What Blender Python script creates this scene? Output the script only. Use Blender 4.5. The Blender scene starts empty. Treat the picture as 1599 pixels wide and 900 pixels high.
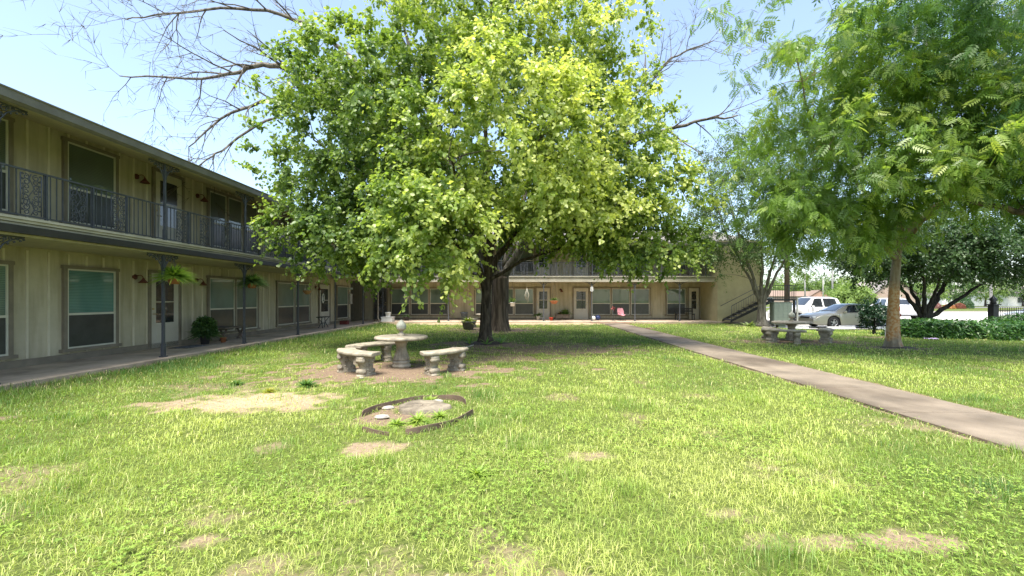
import bpy, math, random
import numpy as np
from mathutils import Vector, Matrix

R = math.radians
rng = np.random.default_rng(7)
random.seed(7)
SC = bpy.context.scene
COL = SC.collection

# ------------------------------------------------------------------ camera
EYE = 1.5
cam_d = bpy.data.cameras.new('camera')
cam = bpy.data.objects.new('camera', cam_d)
COL.objects.link(cam)
cam.location = (0, 0, EYE)
cam.rotation_euler = (R(90), 0, 0)
cam_d.sensor_width = 36
cam_d.lens = 36 * 660 / 1599
cam_d.shift_x = -12 / 1599
cam_d.shift_y = 16 / 1599
cam_d.clip_end = 3000
cam_d.clip_start = 0.05
SC.camera = cam

# ------------------------------------------------------------------ sky, sun, exposure
SUN_EL, SUN_AZ = R(67), R(203)          # azimuth the light comes from, clockwise from +Y
world = bpy.data.worlds.new('World')
SC.world = world
world.use_nodes = True
wn = world.node_tree
bg = wn.nodes['Background']
sky = wn.nodes.new('ShaderNodeTexSky')
sky.sky_type = 'NISHITA'
sky.sun_disc = False
sky.sun_elevation = SUN_EL
sky.sun_rotation = SUN_AZ
sky.air_density = 1.0
sky.dust_density = 1.5
sky.ozone_density = 1.0
veil = wn.nodes.new('ShaderNodeMix'); veil.data_type = 'RGBA'; veil.inputs[0].default_value = .24   # thin high cloud
veil.inputs[7].default_value = (1.75, 2.05, 2.3, 1)
wn.links.new(sky.outputs[0], veil.inputs[6]); wn.links.new(veil.outputs[2], bg.inputs[0])
bg.inputs[1].default_value = 0.125
sun_d = bpy.data.lights.new('sun', 'SUN')
sun_d.energy = 2.9
sun_d.angle = R(32)
sun_d.color = (1.0, 0.95, 0.86)
sun = bpy.data.objects.new('sun', sun_d)
COL.objects.link(sun)
sun.location = (0, -5, 30)
sd = Vector((math.sin(SUN_AZ) * math.cos(SUN_EL), math.cos(SUN_AZ) * math.cos(SUN_EL), math.sin(SUN_EL)))
sun.rotation_euler = (-sd).to_track_quat('-Z', 'Y').to_euler()
SC.view_settings.view_transform = 'Standard'
SC.view_settings.look = 'None'
SC.view_settings.gamma = 1
SC.view_settings.exposure = 1.8
SC.cycles.max_bounces = 6
SC.cycles.transparent_max_bounces = 8
SC.cycles.caustics_reflective = False
SC.cycles.caustics_refractive = False

# ------------------------------------------------------------------ helpers
def tag(o, label=None, cat=None, group=None, kind=None):
    if label: o['label'] = label
    if cat: o['category'] = cat
    if group: o['group'] = group
    if kind: o['kind'] = kind
    return o

def thing(name, loc, label, cat, rz=0, group=None):
    o = bpy.data.objects.new(name, None)
    o.empty_display_size = 0.2
    COL.objects.link(o)
    o.location = loc
    o.rotation_euler = (0, 0, rz)
    return tag(o, label, cat, group)

def copy_tree(o, parent=None):
    c = o.copy(); COL.objects.link(c); c.parent = parent
    for ch in list(o.children):
        copy_tree(ch, c)
    return c

def link_mesh(name, me, m, parent=None, loc=(0, 0, 0), rz=0):
    if m is not None:
        for mm in (m if isinstance(m, (list, tuple)) else [m]):
            me.materials.append(mm)
    o = bpy.data.objects.new(name, me)
    COL.objects.link(o)
    o.location = loc
    o.rotation_euler = (0, 0, rz)
    if parent is not None: o.parent = parent
    return o

class MB:
    """collects shapes, builds one mesh"""
    def __init__(self):
        self.v = []; self.f = []; self.s = []; self.mi = []
    def add(self, vs, fs, smooth=False, mi=0):
        n = len(self.v)
        self.v += [tuple(p) for p in vs]
        self.f += [tuple(i + n for i in f) for f in fs]
        self.s += [smooth] * len(fs)
        self.mi += [mi] * len(fs)
        return self
    def box(self, x0, x1, y0, y1, z0, z1, mi=0):
        vs = [(x0,y0,z0),(x1,y0,z0),(x1,y1,z0),(x0,y1,z0),(x0,y0,z1),(x1,y0,z1),(x1,y1,z1),(x0,y1,z1)]
        fs = [(0,3,2,1),(4,5,6,7),(0,1,5,4),(1,2,6,5),(2,3,7,6),(3,0,4,7)]
        return self.add(vs, fs, False, mi)
    def cbox(self, c, s, rot=None, mi=0):
        vs = []
        for dz in (-.5, .5):
            for dx, dy in ((-.5,-.5),(.5,-.5),(.5,.5),(-.5,.5)):
                p = Vector((dx*s[0], dy*s[1], dz*s[2]))
                if rot is not None: p = rot @ p
                vs.append(p + Vector(c))
        fs = [(0,3,2,1),(4,5,6,7),(0,1,5,4),(1,2,6,5),(2,3,7,6),(3,0,4,7)]
        return self.add(vs, fs, False, mi)
    def tube(self, pts, rad, n=8, cap=True, mi=0, smooth=True):
        pts = [Vector(p) for p in pts]
        if not hasattr(rad, '__len__'): rad = [rad] * len(pts)
        vs = []; prev = None
        for i, p in enumerate(pts):
            a = pts[max(i-1, 0)]; b = pts[min(i+1, len(pts)-1)]
            d = (b - a)
            if d.length < 1e-9: d = Vector((0, 0, 1))
            d.normalize()
            if prev is None:
                u = d.orthogonal().normalized()
            else:
                u = prev - d * prev.dot(d)
                if u.length < 1e-6: u = d.orthogonal()
                u.normalize()
            prev = u
            w = d.cross(u)
            for k in range(n):
                t = 2 * math.pi * k / n
                vs.append(p + (u * math.cos(t) + w * math.sin(t)) * rad[i])
        fs = []
        for i in range(len(pts) - 1):
            for k in range(n):
                fs.append((i*n+k, i*n+(k+1) % n, (i+1)*n+(k+1) % n, (i+1)*n+k))
        if cap:
            fs.append(tuple(range(n-1, -1, -1))); m = (len(pts)-1)*n
            fs.append(tuple(m+k for k in range(n)))
        return self.add(vs, fs, smooth, mi)
    def lathe(self, prof, c=(0, 0, 0), n=32, mi=0, smooth=True, flute=None):
        vs = []
        for j, (r, z) in enumerate(prof):
            for k in range(n):
                t = 2*math.pi*k/n
                rr = r
                if flute and flute[0] <= z <= flute[1]:
                    rr = r * (1 + flute[2] * math.cos(flute[3] * t))
                vs.append((c[0]+rr*math.cos(t), c[1]+rr*math.sin(t), c[2]+z))
        fs = []
        for j in range(len(prof)-1):
            for k in range(n):
                fs.append((j*n+k, j*n+(k+1) % n, (j+1)*n+(k+1) % n, (j+1)*n+k))
        fs.append(tuple(range(n-1, -1, -1)))
        m = (len(prof)-1)*n
        fs.append(tuple(m+k for k in range(n)))
        return self.add(vs, fs, smooth, mi)
    def prism(self, poly, z0, z1, mi=0):
        n = len(poly)
        vs = [(x, y, z0) for x, y in poly] + [(x, y, z1) for x, y in poly]
        fs = [tuple(range(n-1, -1, -1)), tuple(range(n, 2*n))]
        fs += [(i, (i+1) % n, n+(i+1) % n, n+i) for i in range(n)]
        return self.add(vs, fs, False, mi)
    def mesh(self, name):
        me = bpy.data.meshes.new(name)
        me.from_pydata(self.v, [], self.f)
        me.polygons.foreach_set('use_smooth', self.s)
        me.polygons.foreach_set('material_index', self.mi)
        me.update()
        return me
    def build(self, name, m, parent=None, loc=(0, 0, 0), rz=0, bevel=0):
        o = link_mesh(name, self.mesh(name), m, parent, loc, rz)
        if bevel:
            b = o.modifiers.new('bevel', 'BEVEL'); b.width = bevel; b.segments = 2; b.limit_method = 'ANGLE'
        return o

def np_mesh(name, V, F, attrs=None, smooth=False):
    """V (n,3), F (m,k) same-size faces, attrs: name -> float per vertex"""
    me = bpy.data.meshes.new(name)
    me.vertices.add(len(V))
    me.vertices.foreach_set('co', np.ascontiguousarray(V, dtype=np.float32).ravel())
    m, k = F.shape
    me.loops.add(m*k)
    me.loops.foreach_set('vertex_index', np.ascontiguousarray(F, dtype=np.int32).ravel())
    me.polygons.add(m)
    me.polygons.foreach_set('loop_start', np.arange(0, m*k, k, dtype=np.int32))
    me.polygons.foreach_set('loop_total', np.full(m, k, dtype=np.int32))
    if smooth: me.polygons.foreach_set('use_smooth', np.ones(m, dtype=bool))
    me.update(calc_edges=True)
    for nm, a in (attrs or {}).items():
        at = me.attributes.new(nm, 'FLOAT', 'POINT')
        at.data.foreach_set('value', np.ascontiguousarray(a, dtype=np.float32).ravel())
    return me

def _hash(ix, iy, s):
    h = (ix * 374761393 + iy * 668265263 + s * 2147483647) & 0x7fffffff
    h = ((h ^ (h >> 13)) * 1274126177) & 0x7fffffff
    return ((h ^ (h >> 16)) & 0xffff) / 65535.0

def vnoise(x, y, s=0):
    x = np.asarray(x, dtype=np.float64); y = np.asarray(y, dtype=np.float64)
    ix = np.floor(x).astype(np.int64); iy = np.floor(y).astype(np.int64)
    fx = x-ix; fy = y-iy
    fx = fx*fx*(3-2*fx); fy = fy*fy*(3-2*fy)
    a = _hash(ix, iy, s); b = _hash(ix+1, iy, s); c = _hash(ix, iy+1, s); d = _hash(ix+1, iy+1, s)
    return (a*(1-fx)+b*fx)*(1-fy)+(c*(1-fx)+d*fx)*fy

def fbm(x, y, s=0, o=4):
    r = 0; a = .5; t = 0
    for i in range(o):
        r = r + a*vnoise(np.asarray(x)*2**i+17*i, np.asarray(y)*2**i-9*i, s+i); t += a; a *= .5
    return r/t

def sstep(a, b, x):
    t = np.clip((x-a)/(b-a), 0, 1)
    return t*t*(3-2*t)

# ------------------------------------------------------------------ materials
MATS = {}
def mat(name, col, rough=.7, var=.12, scale=6, bump=0.0, bscale=40, metal=0, coat=0, spec=.5, col2=None, c2amt=.5, trans=0, coatr=.05):
    if name in MATS: return MATS[name]
    m = bpy.data.materials.new(name); m.use_nodes = True
    nt = m.node_tree; b = nt.nodes['Principled BSDF']
    tc = nt.nodes.new('ShaderNodeTexCoord')
    nz = nt.nodes.new('ShaderNodeTexNoise'); nz.inputs['Scale'].default_value = scale; nz.inputs['Detail'].default_value = 6
    nz.inputs['Roughness'].default_value = .65
    nt.links.new(tc.outputs['Object'], nz.inputs['Vector'])
    rp = nt.nodes.new('ShaderNodeValToRGB')
    c = Vector(col)
    c2 = Vector(col2) if col2 else c * (1-var*2)
    rp.color_ramp.elements[0].position = .5-.25*c2amt if col2 else .3
    rp.color_ramp.elements[0].color = (*c2, 1)
    rp.color_ramp.elements[1].position = .5+.25*c2amt if col2 else .7
    rp.color_ramp.elements[1].color = (*(c*(1+(0 if col2 else var*.6))), 1)
    nt.links.new(nz.outputs['Fac'], rp.inputs[0])
    nt.links.new(rp.outputs[0], b.inputs['Base Color'])
    b.inputs['Roughness'].default_value = rough
    b.inputs['Metallic'].default_value = metal
    b.inputs['Specular IOR Level'].default_value = spec
    b.inputs['Coat Weight'].default_value = coat
    b.inputs['Coat Roughness'].default_value = coatr
    if trans: b.inputs['Transmission Weight'].default_value = trans
    if bump:
        n2 = nt.nodes.new('ShaderNodeTexNoise'); n2.inputs['Scale'].default_value = bscale; n2.inputs['Detail'].default_value = 5
        nt.links.new(tc.outputs['Object'], n2.inputs['Vector'])
        bp = nt.nodes.new('ShaderNodeBump'); bp.inputs['Strength'].default_value = bump; bp.inputs['Distance'].default_value = .02
        nt.links.new(n2.outputs['Fac'], bp.inputs['Height'])
        nt.links.new(bp.outputs[0], b.inputs['Normal'])
    MATS[name] = m
    return m

def leaf_mat(name, c0, c1, c2, rough=.45, transl=.4, tcol=1.25):
    """c0..c2: leaf colours by age and place, from the per-leaf 'tint' attribute"""
    m = bpy.data.materials.new(name); m.use_nodes = True
    nt = m.node_tree; b = nt.nodes['Principled BSDF']; out = nt.nodes['Material Output']
    at = nt.nodes.new('ShaderNodeAttribute'); at.attribute_name = 'tint'
    rp = nt.nodes.new('ShaderNodeValToRGB')
    e = rp.color_ramp.elements
    e[0].position = 0; e[0].color = (*c0, 1); e[1].position = 1; e[1].color = (*c2, 1)
    k = e.new(.5); k.color = (*c1, 1)
    nt.links.new(at.outputs['Fac'], rp.inputs[0])
    nt.links.new(rp.outputs[0], b.inputs['Base Color'])
    b.inputs['Roughness'].default_value = rough
    b.inputs['Specular IOR Level'].default_value = .4
    tr = nt.nodes.new('ShaderNodeBsdfTranslucent')
    mx = nt.nodes.new('ShaderNodeMix'); mx.data_type = 'RGBA'; mx.blend_type = 'MULTIPLY'; mx.inputs[0].default_value = 1
    nt.links.new(rp.outputs[0], mx.inputs[6]); mx.inputs[7].default_value = (tcol*1.15, tcol*1.2, tcol*.55, 1)
    nt.links.new(mx.outputs[2], tr.inputs[0])
    ms = nt.nodes.new('ShaderNodeMixShader'); ms.inputs[0].default_value = transl
    nt.links.new(b.outputs[0], ms.inputs[1]); nt.links.new(tr.outputs[0], ms.inputs[2])
    nt.links.new(ms.outputs[0], out.inputs[0])
    MATS[name] = m
    return m

def bark_mat(name, c_dark, c_light, scale=10, stretch=.18):
    m = bpy.data.materials.new(name); m.use_nodes = True
    nt = m.node_tree; b = nt.nodes['Principled BSDF']
    tc = nt.nodes.new('ShaderNodeTexCoord'); mp = nt.nodes.new('ShaderNodeMapping')
    mp.inputs['Scale'].default_value = (1, 1, stretch)
    nt.links.new(tc.outputs['Object'], mp.inputs[0])
    nz = nt.nodes.new('ShaderNodeTexNoise'); nz.inputs['Scale'].default_value = scale; nz.inputs['Detail'].default_value = 8
    nz.inputs['Distortion'].default_value = .6
    nt.links.new(mp.outputs[0], nz.inputs['Vector'])
    rp = nt.nodes.new('ShaderNodeValToRGB')
    rp.color_ramp.elements[0].position = .38; rp.color_ramp.elements[0].color = (*c_dark, 1)
    rp.color_ramp.elements[1].position = .66; rp.color_ramp.elements[1].color = (*c_light, 1)
    nt.links.new(nz.outputs['Fac'], rp.inputs[0]); nt.links.new(rp.outputs[0], b.inputs['Base Color'])
    b.inputs['Roughness'].default_value = .95; b.inputs['Specular IOR Level'].default_value = .15
    bp = nt.nodes.new('ShaderNodeBump'); bp.inputs['Strength'].default_value = .9; bp.inputs['Distance'].default_value = .03
    nt.links.new(nz.outputs['Fac'], bp.inputs['Height']); nt.links.new(bp.outputs[0], b.inputs['Normal'])
    MATS[name] = m
    return m

M_WALL = mat('cream_siding', (.53, .475, .345), .8, .12, .9, bump=.15, bscale=60)
def streak(m, lo=.80):
    nt = m.node_tree; b = nt.nodes['Principled BSDF']; tc = [n for n in nt.nodes if n.type == 'TEX_COORD'][0]
    mp = nt.nodes.new('ShaderNodeMapping'); mp.inputs['Scale'].default_value = (2.2, 2.2, .22); nt.links.new(tc.outputs['Object'], mp.inputs[0])
    nz = nt.nodes.new('ShaderNodeTexNoise'); nz.inputs['Scale'].default_value = 3; nz.inputs['Detail'].default_value = 7; nt.links.new(mp.outputs[0], nz.inputs['Vector'])
    r = nt.nodes.new('ShaderNodeValToRGB'); r.color_ramp.elements[0].position = .36; r.color_ramp.elements[0].color = (lo, lo*.98, lo*.93, 1); r.color_ramp.elements[1].position = .56
    nt.links.new(nz.outputs['Fac'], r.inputs[0]); mx = nt.nodes.new('ShaderNodeMix'); mx.data_type = 'RGBA'; mx.blend_type = 'MULTIPLY'; mx.inputs[0].default_value = 1
    nt.links.new(b.inputs['Base Color'].links[0].from_socket, mx.inputs[6]); nt.links.new(r.outputs[0], mx.inputs[7]); nt.links.new(mx.outputs[2], b.inputs['Base Color'])
streak(M_WALL)
M_BATTEN = mat('cream_batten_edge_light', (.66, .60, .46), .75, .08, 2)  # siding paint made paler: light caught on batten edges, put into the colour
M_TRIM = mat('taupe_trim', (.235, .20, .15), .7, .15, 3)
M_FASCIA = mat('beige_fascia', (.46, .42, .33), .6, .12, 2.5)
M_GUTTER = mat('grey_gutter', (.20, .185, .165), .5, .15, 3)
M_DARK = mat('dark_gutter', (.035, .033, .03), .55, .15, 3)
M_ROOF = mat('asphalt_shingles', (.22, .20, .18), .9, .25, 14, bump=.5, bscale=30)
M_IRON = mat('slate_painted_iron', (.075, .08, .09), .55, .2, 9)
M_SASH = mat('ivory_sash', (.62, .60, .50), .5, .06, 5)
M_DOOR = mat('putty_door_paint', (.56, .52, .44), .5, .05, 3)
M_CONC = mat('porch_concrete', (.52, .41, .30), .85, .25, 1.3, bump=.3, bscale=50)
M_CONCPATH = mat('path_concrete', (.23, .185, .135), .9, .2, 1.4, bump=.4, bscale=70)
M_LOT = mat('pale_lot_concrete', (.58, .55, .50), .85, .08, .4, bump=.1)
M_STONE = mat('cast_stone', (.38, .33, .245), .85, .28, 7, bump=.5, bscale=60)
M_LAMP = mat('rust_red_lamp_paint', (.14, .035, .025), .6, .2, 9)
M_BRASS = mat('old_brass', (.55, .42, .2), .35, .1, 9, metal=1)
M_SCREEN = mat('insect_screen', (.05, .053, .055), .35, .2, 2.5, coat=.35, coatr=.15)
M_DGLASS = mat('dark_door_glass', (.03, .034, .038), .2, .3, 2.5, coat=.9, coatr=.03)
M_DIRT = mat('soil', (.19, .13, .085), .95, .3, 5, bump=.6)
M_MULCH = mat('bark_mulch', (.085, .06, .045), .95, .4, 18, bump=1)

def blind_mat(name, a, b_, freq=28):
    m = bpy.data.materials.new(name); m.use_nodes = True
    nt = m.node_tree; b = nt.nodes['Principled BSDF']
    tc = nt.nodes.new('ShaderNodeTexCoord'); sp = nt.nodes.new('ShaderNodeSeparateXYZ')
    nt.links.new(tc.outputs['Object'], sp.inputs[0])
    mu = nt.nodes.new('ShaderNodeMath'); mu.operation = 'MULTIPLY'; mu.inputs[1].default_value = freq
    fr = nt.nodes.new('ShaderNodeMath'); fr.operation = 'FRACT'
    nt.links.new(sp.outputs[2], mu.inputs[0]); nt.links.new(mu.outputs[0], fr.inputs[0])
    rp = nt.nodes.new('ShaderNodeValToRGB')
    rp.color_ramp.elements[0].position = .1; rp.color_ramp.elements[0].color = (*b_, 1)
    rp.color_ramp.elements[1].position = .35; rp.color_ramp.elements[1].color = (*a, 1)
    nt.links.new(fr.outputs[0], rp.inputs[0])
    nz = nt.nodes.new('ShaderNodeTexNoise'); nz.inputs['Scale'].default_value = 1.4
    oi = nt.nodes.new('ShaderNodeObjectInfo'); va = nt.nodes.new('ShaderNodeVectorMath'); va.operation = 'MULTIPLY_ADD'
    va.inputs[1].default_value = (1, 1, .6); nt.links.new(tc.outputs['Object'], va.inputs[0]); nt.links.new(oi.outputs['Location'], va.inputs[2])
    nt.links.new(va.outputs[0], nz.inputs['Vector'])
    mx = nt.nodes.new('ShaderNodeMix'); mx.data_type = 'RGBA'; mx.blend_type = 'MULTIPLY'; mx.inputs[0].default_value = .8
    r2 = nt.nodes.new('ShaderNodeValToRGB'); r2.color_ramp.elements[0].position = .35; r2.color_ramp.elements[0].color = (.45, .5, .5, 1)
    r2.color_ramp.elements[1].position = .6
    nt.links.new(nz.outputs['Fac'], r2.inputs[0])
    nt.links.new(rp.outputs[0], mx.inputs[6]); nt.links.new(r2.outputs[0], mx.inputs[7])
    nt.links.new(mx.outputs[2], b.inputs['Base Color'])
    b.inputs['Roughness'].default_value = .5
    b.inputs['Coat Weight'].default_value = 1; b.inputs['Coat Roughness'].default_value = .02; b.inputs['Coat IOR'].default_value = 1.6
    MATS[name] = m
    return m
M_BLIND = blind_mat('green_tinted_blind', (.17, .25, .20), (.05, .09, .075))
M_BLINDT = blind_mat('teal_tinted_blind', (.12, .27, .23), (.03, .09, .085))
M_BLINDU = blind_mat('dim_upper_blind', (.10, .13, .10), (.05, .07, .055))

# ------------------------------------------------------------------ terrain
def gz(x, y):
    x = np.asarray(x, dtype=np.float64); y = np.asarray(y, dtype=np.float64)
    s = -.22*sstep(11.5, 16, x)*sstep(15, 23, y) - .2*sstep(24, 34, y)*sstep(12, 18, x)
    return s

PATH_X0, PATH_X1 = 4.88, 6.14
BARE = [  # x, y, rx, ry, strength
    (-2.8, 8.7, 2.1, 1.25, 1.25), (-3.9, 6.15, 1.6, .62, .68), (-5.0, 7.1, 1.3, .4, .35), (-1.1, 13.7, 1.5, 1.0, 1.2), (.8, 12.6, 2.8, 1.6, .62),
    (-.3, 10.4, 1.6, .9, .6), (-.5, 25, 7, 1.3, 1.1), (4.2, 25.2, 1.5, 1.1, 1.1), (11.3, 12.7, .9, .5, 1.2), (9.6, 14.5, 1.9, .9, 1.1),
    (13.4, 23.4, 1.6, .8, 1.1), (-1.6, 5.35, .45, .4, .75), (-1.5, 4.2, .35, .17, .6), (-1.0, 19.3, 1.8, 1.1, 1.1), (-1.4, 20.8, 2, 1, .9),
    (1.43, 2.98, .3, .11, .55), (1.75, 2.6, .3, .1, .5), (2.45, 2.62, .35, .1, .62), (.55, 4.0, .28, .11, .45), (-6.4, 5.2, .35, .15, .6),
    (14.2, 16.2, 1.5, .35, .8), (-1.2, 3.1, .15, .05, .5), (-2.0, 2.6, .12, .07, .6), (1.7, 8.9, .18, .1, .9), (7.5, 25, 5, .6, .8)]
def bare(x, y):
    b = np.zeros(np.shape(x))
    wob = (fbm(x*1.9, y*1.9, 5)-.5)*.9+(fbm(x*5, y*5, 6)-.5)*2.8
    for cx, cy, rx, ry, s in BARE:
        d = np.sqrt(((x-cx)/rx)**2+((y-cy)/ry)**2)
        b = np.maximum(b, s*(1-sstep(.3, 1.3, d+wob*.8)))
    # tidy strips along the path and the porch
    e = np.minimum(np.abs(x-PATH_X0), np.abs(x-PATH_X1))
    b = np.maximum(b, .75*(1-sstep(.02, .16, e+(fbm(x*5, y*5, 9)-.5)*.12))*(y < 25.5))
    b = np.maximum(b, .8*(1-sstep(0, .22, x+8.4+(fbm(x*3, y*3, 2)-.5)*.2)))
    b = np.maximum(b, .32*sstep(.62, .78, fbm(x*1.4+3, y*1.4, 11)))
    return np.clip(b, 0, 1)

xs = np.concatenate([np.linspace(-500, -60, 12), np.linspace(-50, -9, 22), np.arange(-8.8, 8, .08), np.arange(8, 18, .14), np.arange(18, 34, .6), np.linspace(36, 120, 24), np.linspace(140, 700, 14)])
ys = np.concatenate([np.linspace(-200, -12, 9), np.arange(-10, 1.5, 1.0), np.arange(1.6, 11, .08), np.arange(11, 26.4, .14), np.arange(26.6, 50, .7), np.linspace(52, 150, 20), np.linspace(170, 1400, 16)])
GX, GY = np.meshgrid(xs, ys)
NX, NY = len(xs), len(ys)
near = (GX > -9) & (GX < 30) & (GY < 30)
GZ = gz(GX, GY) + np.where(near, (fbm(GX*1.7, GY*1.7, 21)-.5)*.035 + (fbm(GX*7, GY*7, 31)-.5)*.02, 0)
GZ = np.where((GY > 23.0) & (GX > 14.6), gz(GX, GY)-.02, GZ)
GZ = np.where((GX > PATH_X0-.05) & (GX < PATH_X1+.05), -.02, GZ)
idx = np.arange(NX*NY).reshape(NY, NX)
F = np.stack([idx[:-1, :-1], idx[:-1, 1:], idx[1:, 1:], idx[1:, :-1]], -1).reshape(-1, 4)
bare_a = np.where(near, bare(GX, GY), .05)
sandy = np.clip(1-np.sqrt(((GX+3.9)/2.4)**2+((GY-6.2)/1.4)**2), 0, 1) + .9*((GY > 23.6) & (GX < 6)) + .35*((GY < 5))
me = np_mesh('ground', np.stack([GX, GY, GZ], -1).reshape(-1, 3), F, {'bare': bare_a.ravel(), 'sandy': np.clip(sandy, 0, 1).ravel()}, smooth=True)

m = bpy.data.materials.new('turf_and_soil'); m.use_nodes = True
nt = m.node_tree; b = nt.nodes['Principled BSDF']
tc = nt.nodes.new('ShaderNodeTexCoord')
def _noise(scale, det=8):
    n = nt.nodes.new('ShaderNodeTexNoise'); n.inputs['Scale'].default_value = scale; n.inputs['Detail'].default_value = det
    n.inputs['Roughness'].default_value = .7
    nt.links.new(tc.outputs['Object'], n.inputs['Vector']); return n
def _ramp(src, p0, c0, p1, c1):
    r = nt.nodes.new('ShaderNodeValToRGB'); r.color_ramp.elements[0].position = p0; r.color_ramp.elements[0].color = (*c0, 1)
    r.color_ramp.elements[1].position = p1; r.color_ramp.elements[1].color = (*c1, 1); nt.links.new(src, r.inputs[0]); return r
def _mix(f, a, c):
    x = nt.nodes.new('ShaderNodeMix'); x.data_type = 'RGBA'; nt.links.new(f, x.inputs[0]); nt.links.new(a, x.inputs[6]); nt.links.new(c, x.inputs[7]); return x
g = _ramp(_noise(22).outputs['Fac'], .35, (.05, .07, .018), .68, (.15, .18, .045))
soil = _ramp(_noise(16).outputs['Fac'], .3, (.13, .09, .06), .7, (.27, .20, .14))
sand = _ramp(_noise(14).outputs['Fac'], .3, (.32, .23, .14), .7, (.50, .40, .28))
a1 = nt.nodes.new('ShaderNodeAttribute'); a1.attribute_name = 'bare'
a2 = nt.nodes.new('ShaderNodeAttribute'); a2.attribute_name = 'sandy'
ss = _mix(a2.outputs['Fac'], soil.outputs[0], sand.outputs[0])
n3 = _noise(9); ad = nt.nodes.new('ShaderNodeMath'); ad.operation = 'ADD'; nt.links.new(a1.outputs['Fac'], ad.inputs[0]); nt.links.new(n3.outputs['Fac'], ad.inputs[1])
rr = _ramp(ad.outputs[0], .60, (0, 0, 0), 1.0, (1, 1, 1))
fin = _mix(rr.outputs[0], g.outputs[0], ss.outputs[2])
nt.links.new(fin.outputs[2], b.inputs['Base Color']); b.inputs['Roughness'].default_value = 1; b.inputs['Specular IOR Level'].default_value = .1
bp = nt.nodes.new('ShaderNodeBump'); bp.inputs['Strength'].default_value = .6; bp.inputs['Distance'].default_value = .03
nt.links.new(_noise(35).outputs['Fac'], bp.inputs['Height']); nt.links.new(bp.outputs[0], b.inputs['Normal'])
tag(link_mesh('ground', me, m), kind='structure')

# concrete path: a thin slab, joints every 1.5 m
m = MATS['path_concrete']; nt = m.node_tree; b = nt.nodes['Principled BSDF']
tc = [n for n in nt.nodes if n.type == 'TEX_COORD'][0]
n1 = nt.nodes.new('ShaderNodeTexNoise'); n1.inputs['Scale'].default_value = .55; n1.inputs['Detail'].default_value = 3
nt.links.new(tc.outputs['Object'], n1.inputs['Vector'])
r1 = nt.nodes.new('ShaderNodeValToRGB'); r1.color_ramp.elements[0].position = .38; r1.color_ramp.elements[0].color = (.52, .49, .46, 1); r1.color_ramp.elements[1].position = .52
nt.links.new(n1.outputs['Fac'], r1.inputs[0])
mx = nt.nodes.new('ShaderNodeMix'); mx.data_type = 'RGBA'; mx.blend_type = 'MULTIPLY'; mx.inputs[0].default_value = 1
old = b.inputs['Base Color'].links[0].from_socket
nt.links.new(old, mx.inputs[6]); nt.links.new(r1.outputs[0], mx.inputs[7]); nt.links.new(mx.outputs[2], b.inputs['Base Color'])
q = MB()
y = -14.0
while y < 25.3:
    y1 = min(y+1.5, 25.3)
    wob = .012*math.sin(y*3.1)
    q.box(PATH_X0+wob, PATH_X1+wob*.5, y+.006, y1-.02, -.12, .022)
    y = y1
tag(q.build('path', M_CONCPATH, bevel=.008), kind='structure')
# porch walkways
PZ = .08
q = MB()
q.box(-10.3, -8.42, -12, 25.2, -.2, PZ)
q.prism([(-10.3, 25.204), (-8.6, 25.204), (-7.2, 25.15), (-6.0, 25.6), (-4.6, 25.75), (16.2, 25.75), (16.2, 28.4), (-10.3, 28.4)], -.2, PZ)
tag(q.build('walkway', M_CONC, bevel=.012), kind='structure')
q = MB(); q.box(4.3, 6.7, 25.25, 25.748, -.1, .03)
tag(q.build('path', mat('damp_reddish_concrete', (.26, .15, .10), .8, .3, 3), None), kind='structure')
# parking lot and street
def sheet(name, poly_x, poly_y, m, lift, kind='structure', nx=30, ny=30):
    X, Y = np.meshgrid(np.linspace(*poly_x, nx), np.linspace(*poly_y, ny))
    V = np.stack([X, Y, gz(X, Y)+lift], -1).reshape(-1, 3)
    i = np.arange(nx*ny).reshape(ny, nx)
    Fq = np.stack([i[:-1, :-1], i[:-1, 1:], i[1:, 1:], i[1:, :-1]], -1).reshape(-1, 4)
    return tag(link_mesh(name, np_mesh(name, V, Fq), m), kind=kind)
sheet('parking_lot', (14.7, 120), (23.3, 58), M_LOT, .012, nx=60, ny=60)
q = MB(); q.box(14.6, 120, 58, 58.3, -.6, -.26)
tag(q.build('kerb', mat('kerb_concrete', (.32, .30, .27), .9), None), kind='structure')
# second street strip beyond the verge
sheet('road', (30, 400), (84, 93), mat('street_asphalt', (.16, .155, .15), .9, .1, 1), .012, nx=40, ny=4)
# ------------------------------------------------------------------ apartment building
bld = thing('apartment_building', (0, 0, 0), 'two-storey cream apartment building with iron balcony railings around the lawn', 'building')
WX, WY = -10.3, 28.4         # wall planes of the left wing and of the back wing
LT, UT = 2.25, 5.14          # window head heights
UF = 2.9
Y_END = 25.75                # where the left wing's wall stops

def battened(q, x0, x1, z0, z1, step=.406, hand=1):
    """boards along local x at y=0 facing -y"""
    x = x0 + .12
    while x < x1:
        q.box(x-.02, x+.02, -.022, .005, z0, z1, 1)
        x += step
# left wing walls (local frame: x along +Y of the world, facing world +X)
RZL = R(90)
def lw(q, name, m, **k): return q.build(name, m, bld, loc=(WX, 0, 0), rz=RZL, **k)
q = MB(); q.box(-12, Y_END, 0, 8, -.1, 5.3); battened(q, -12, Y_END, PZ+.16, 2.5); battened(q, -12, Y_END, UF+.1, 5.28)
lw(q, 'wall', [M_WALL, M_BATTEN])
q = MB(); q.box(-12, Y_END+.01, -.035, 0, PZ+.001, PZ+.15)
lw(q, 'base_trim', M_TRIM)
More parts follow.
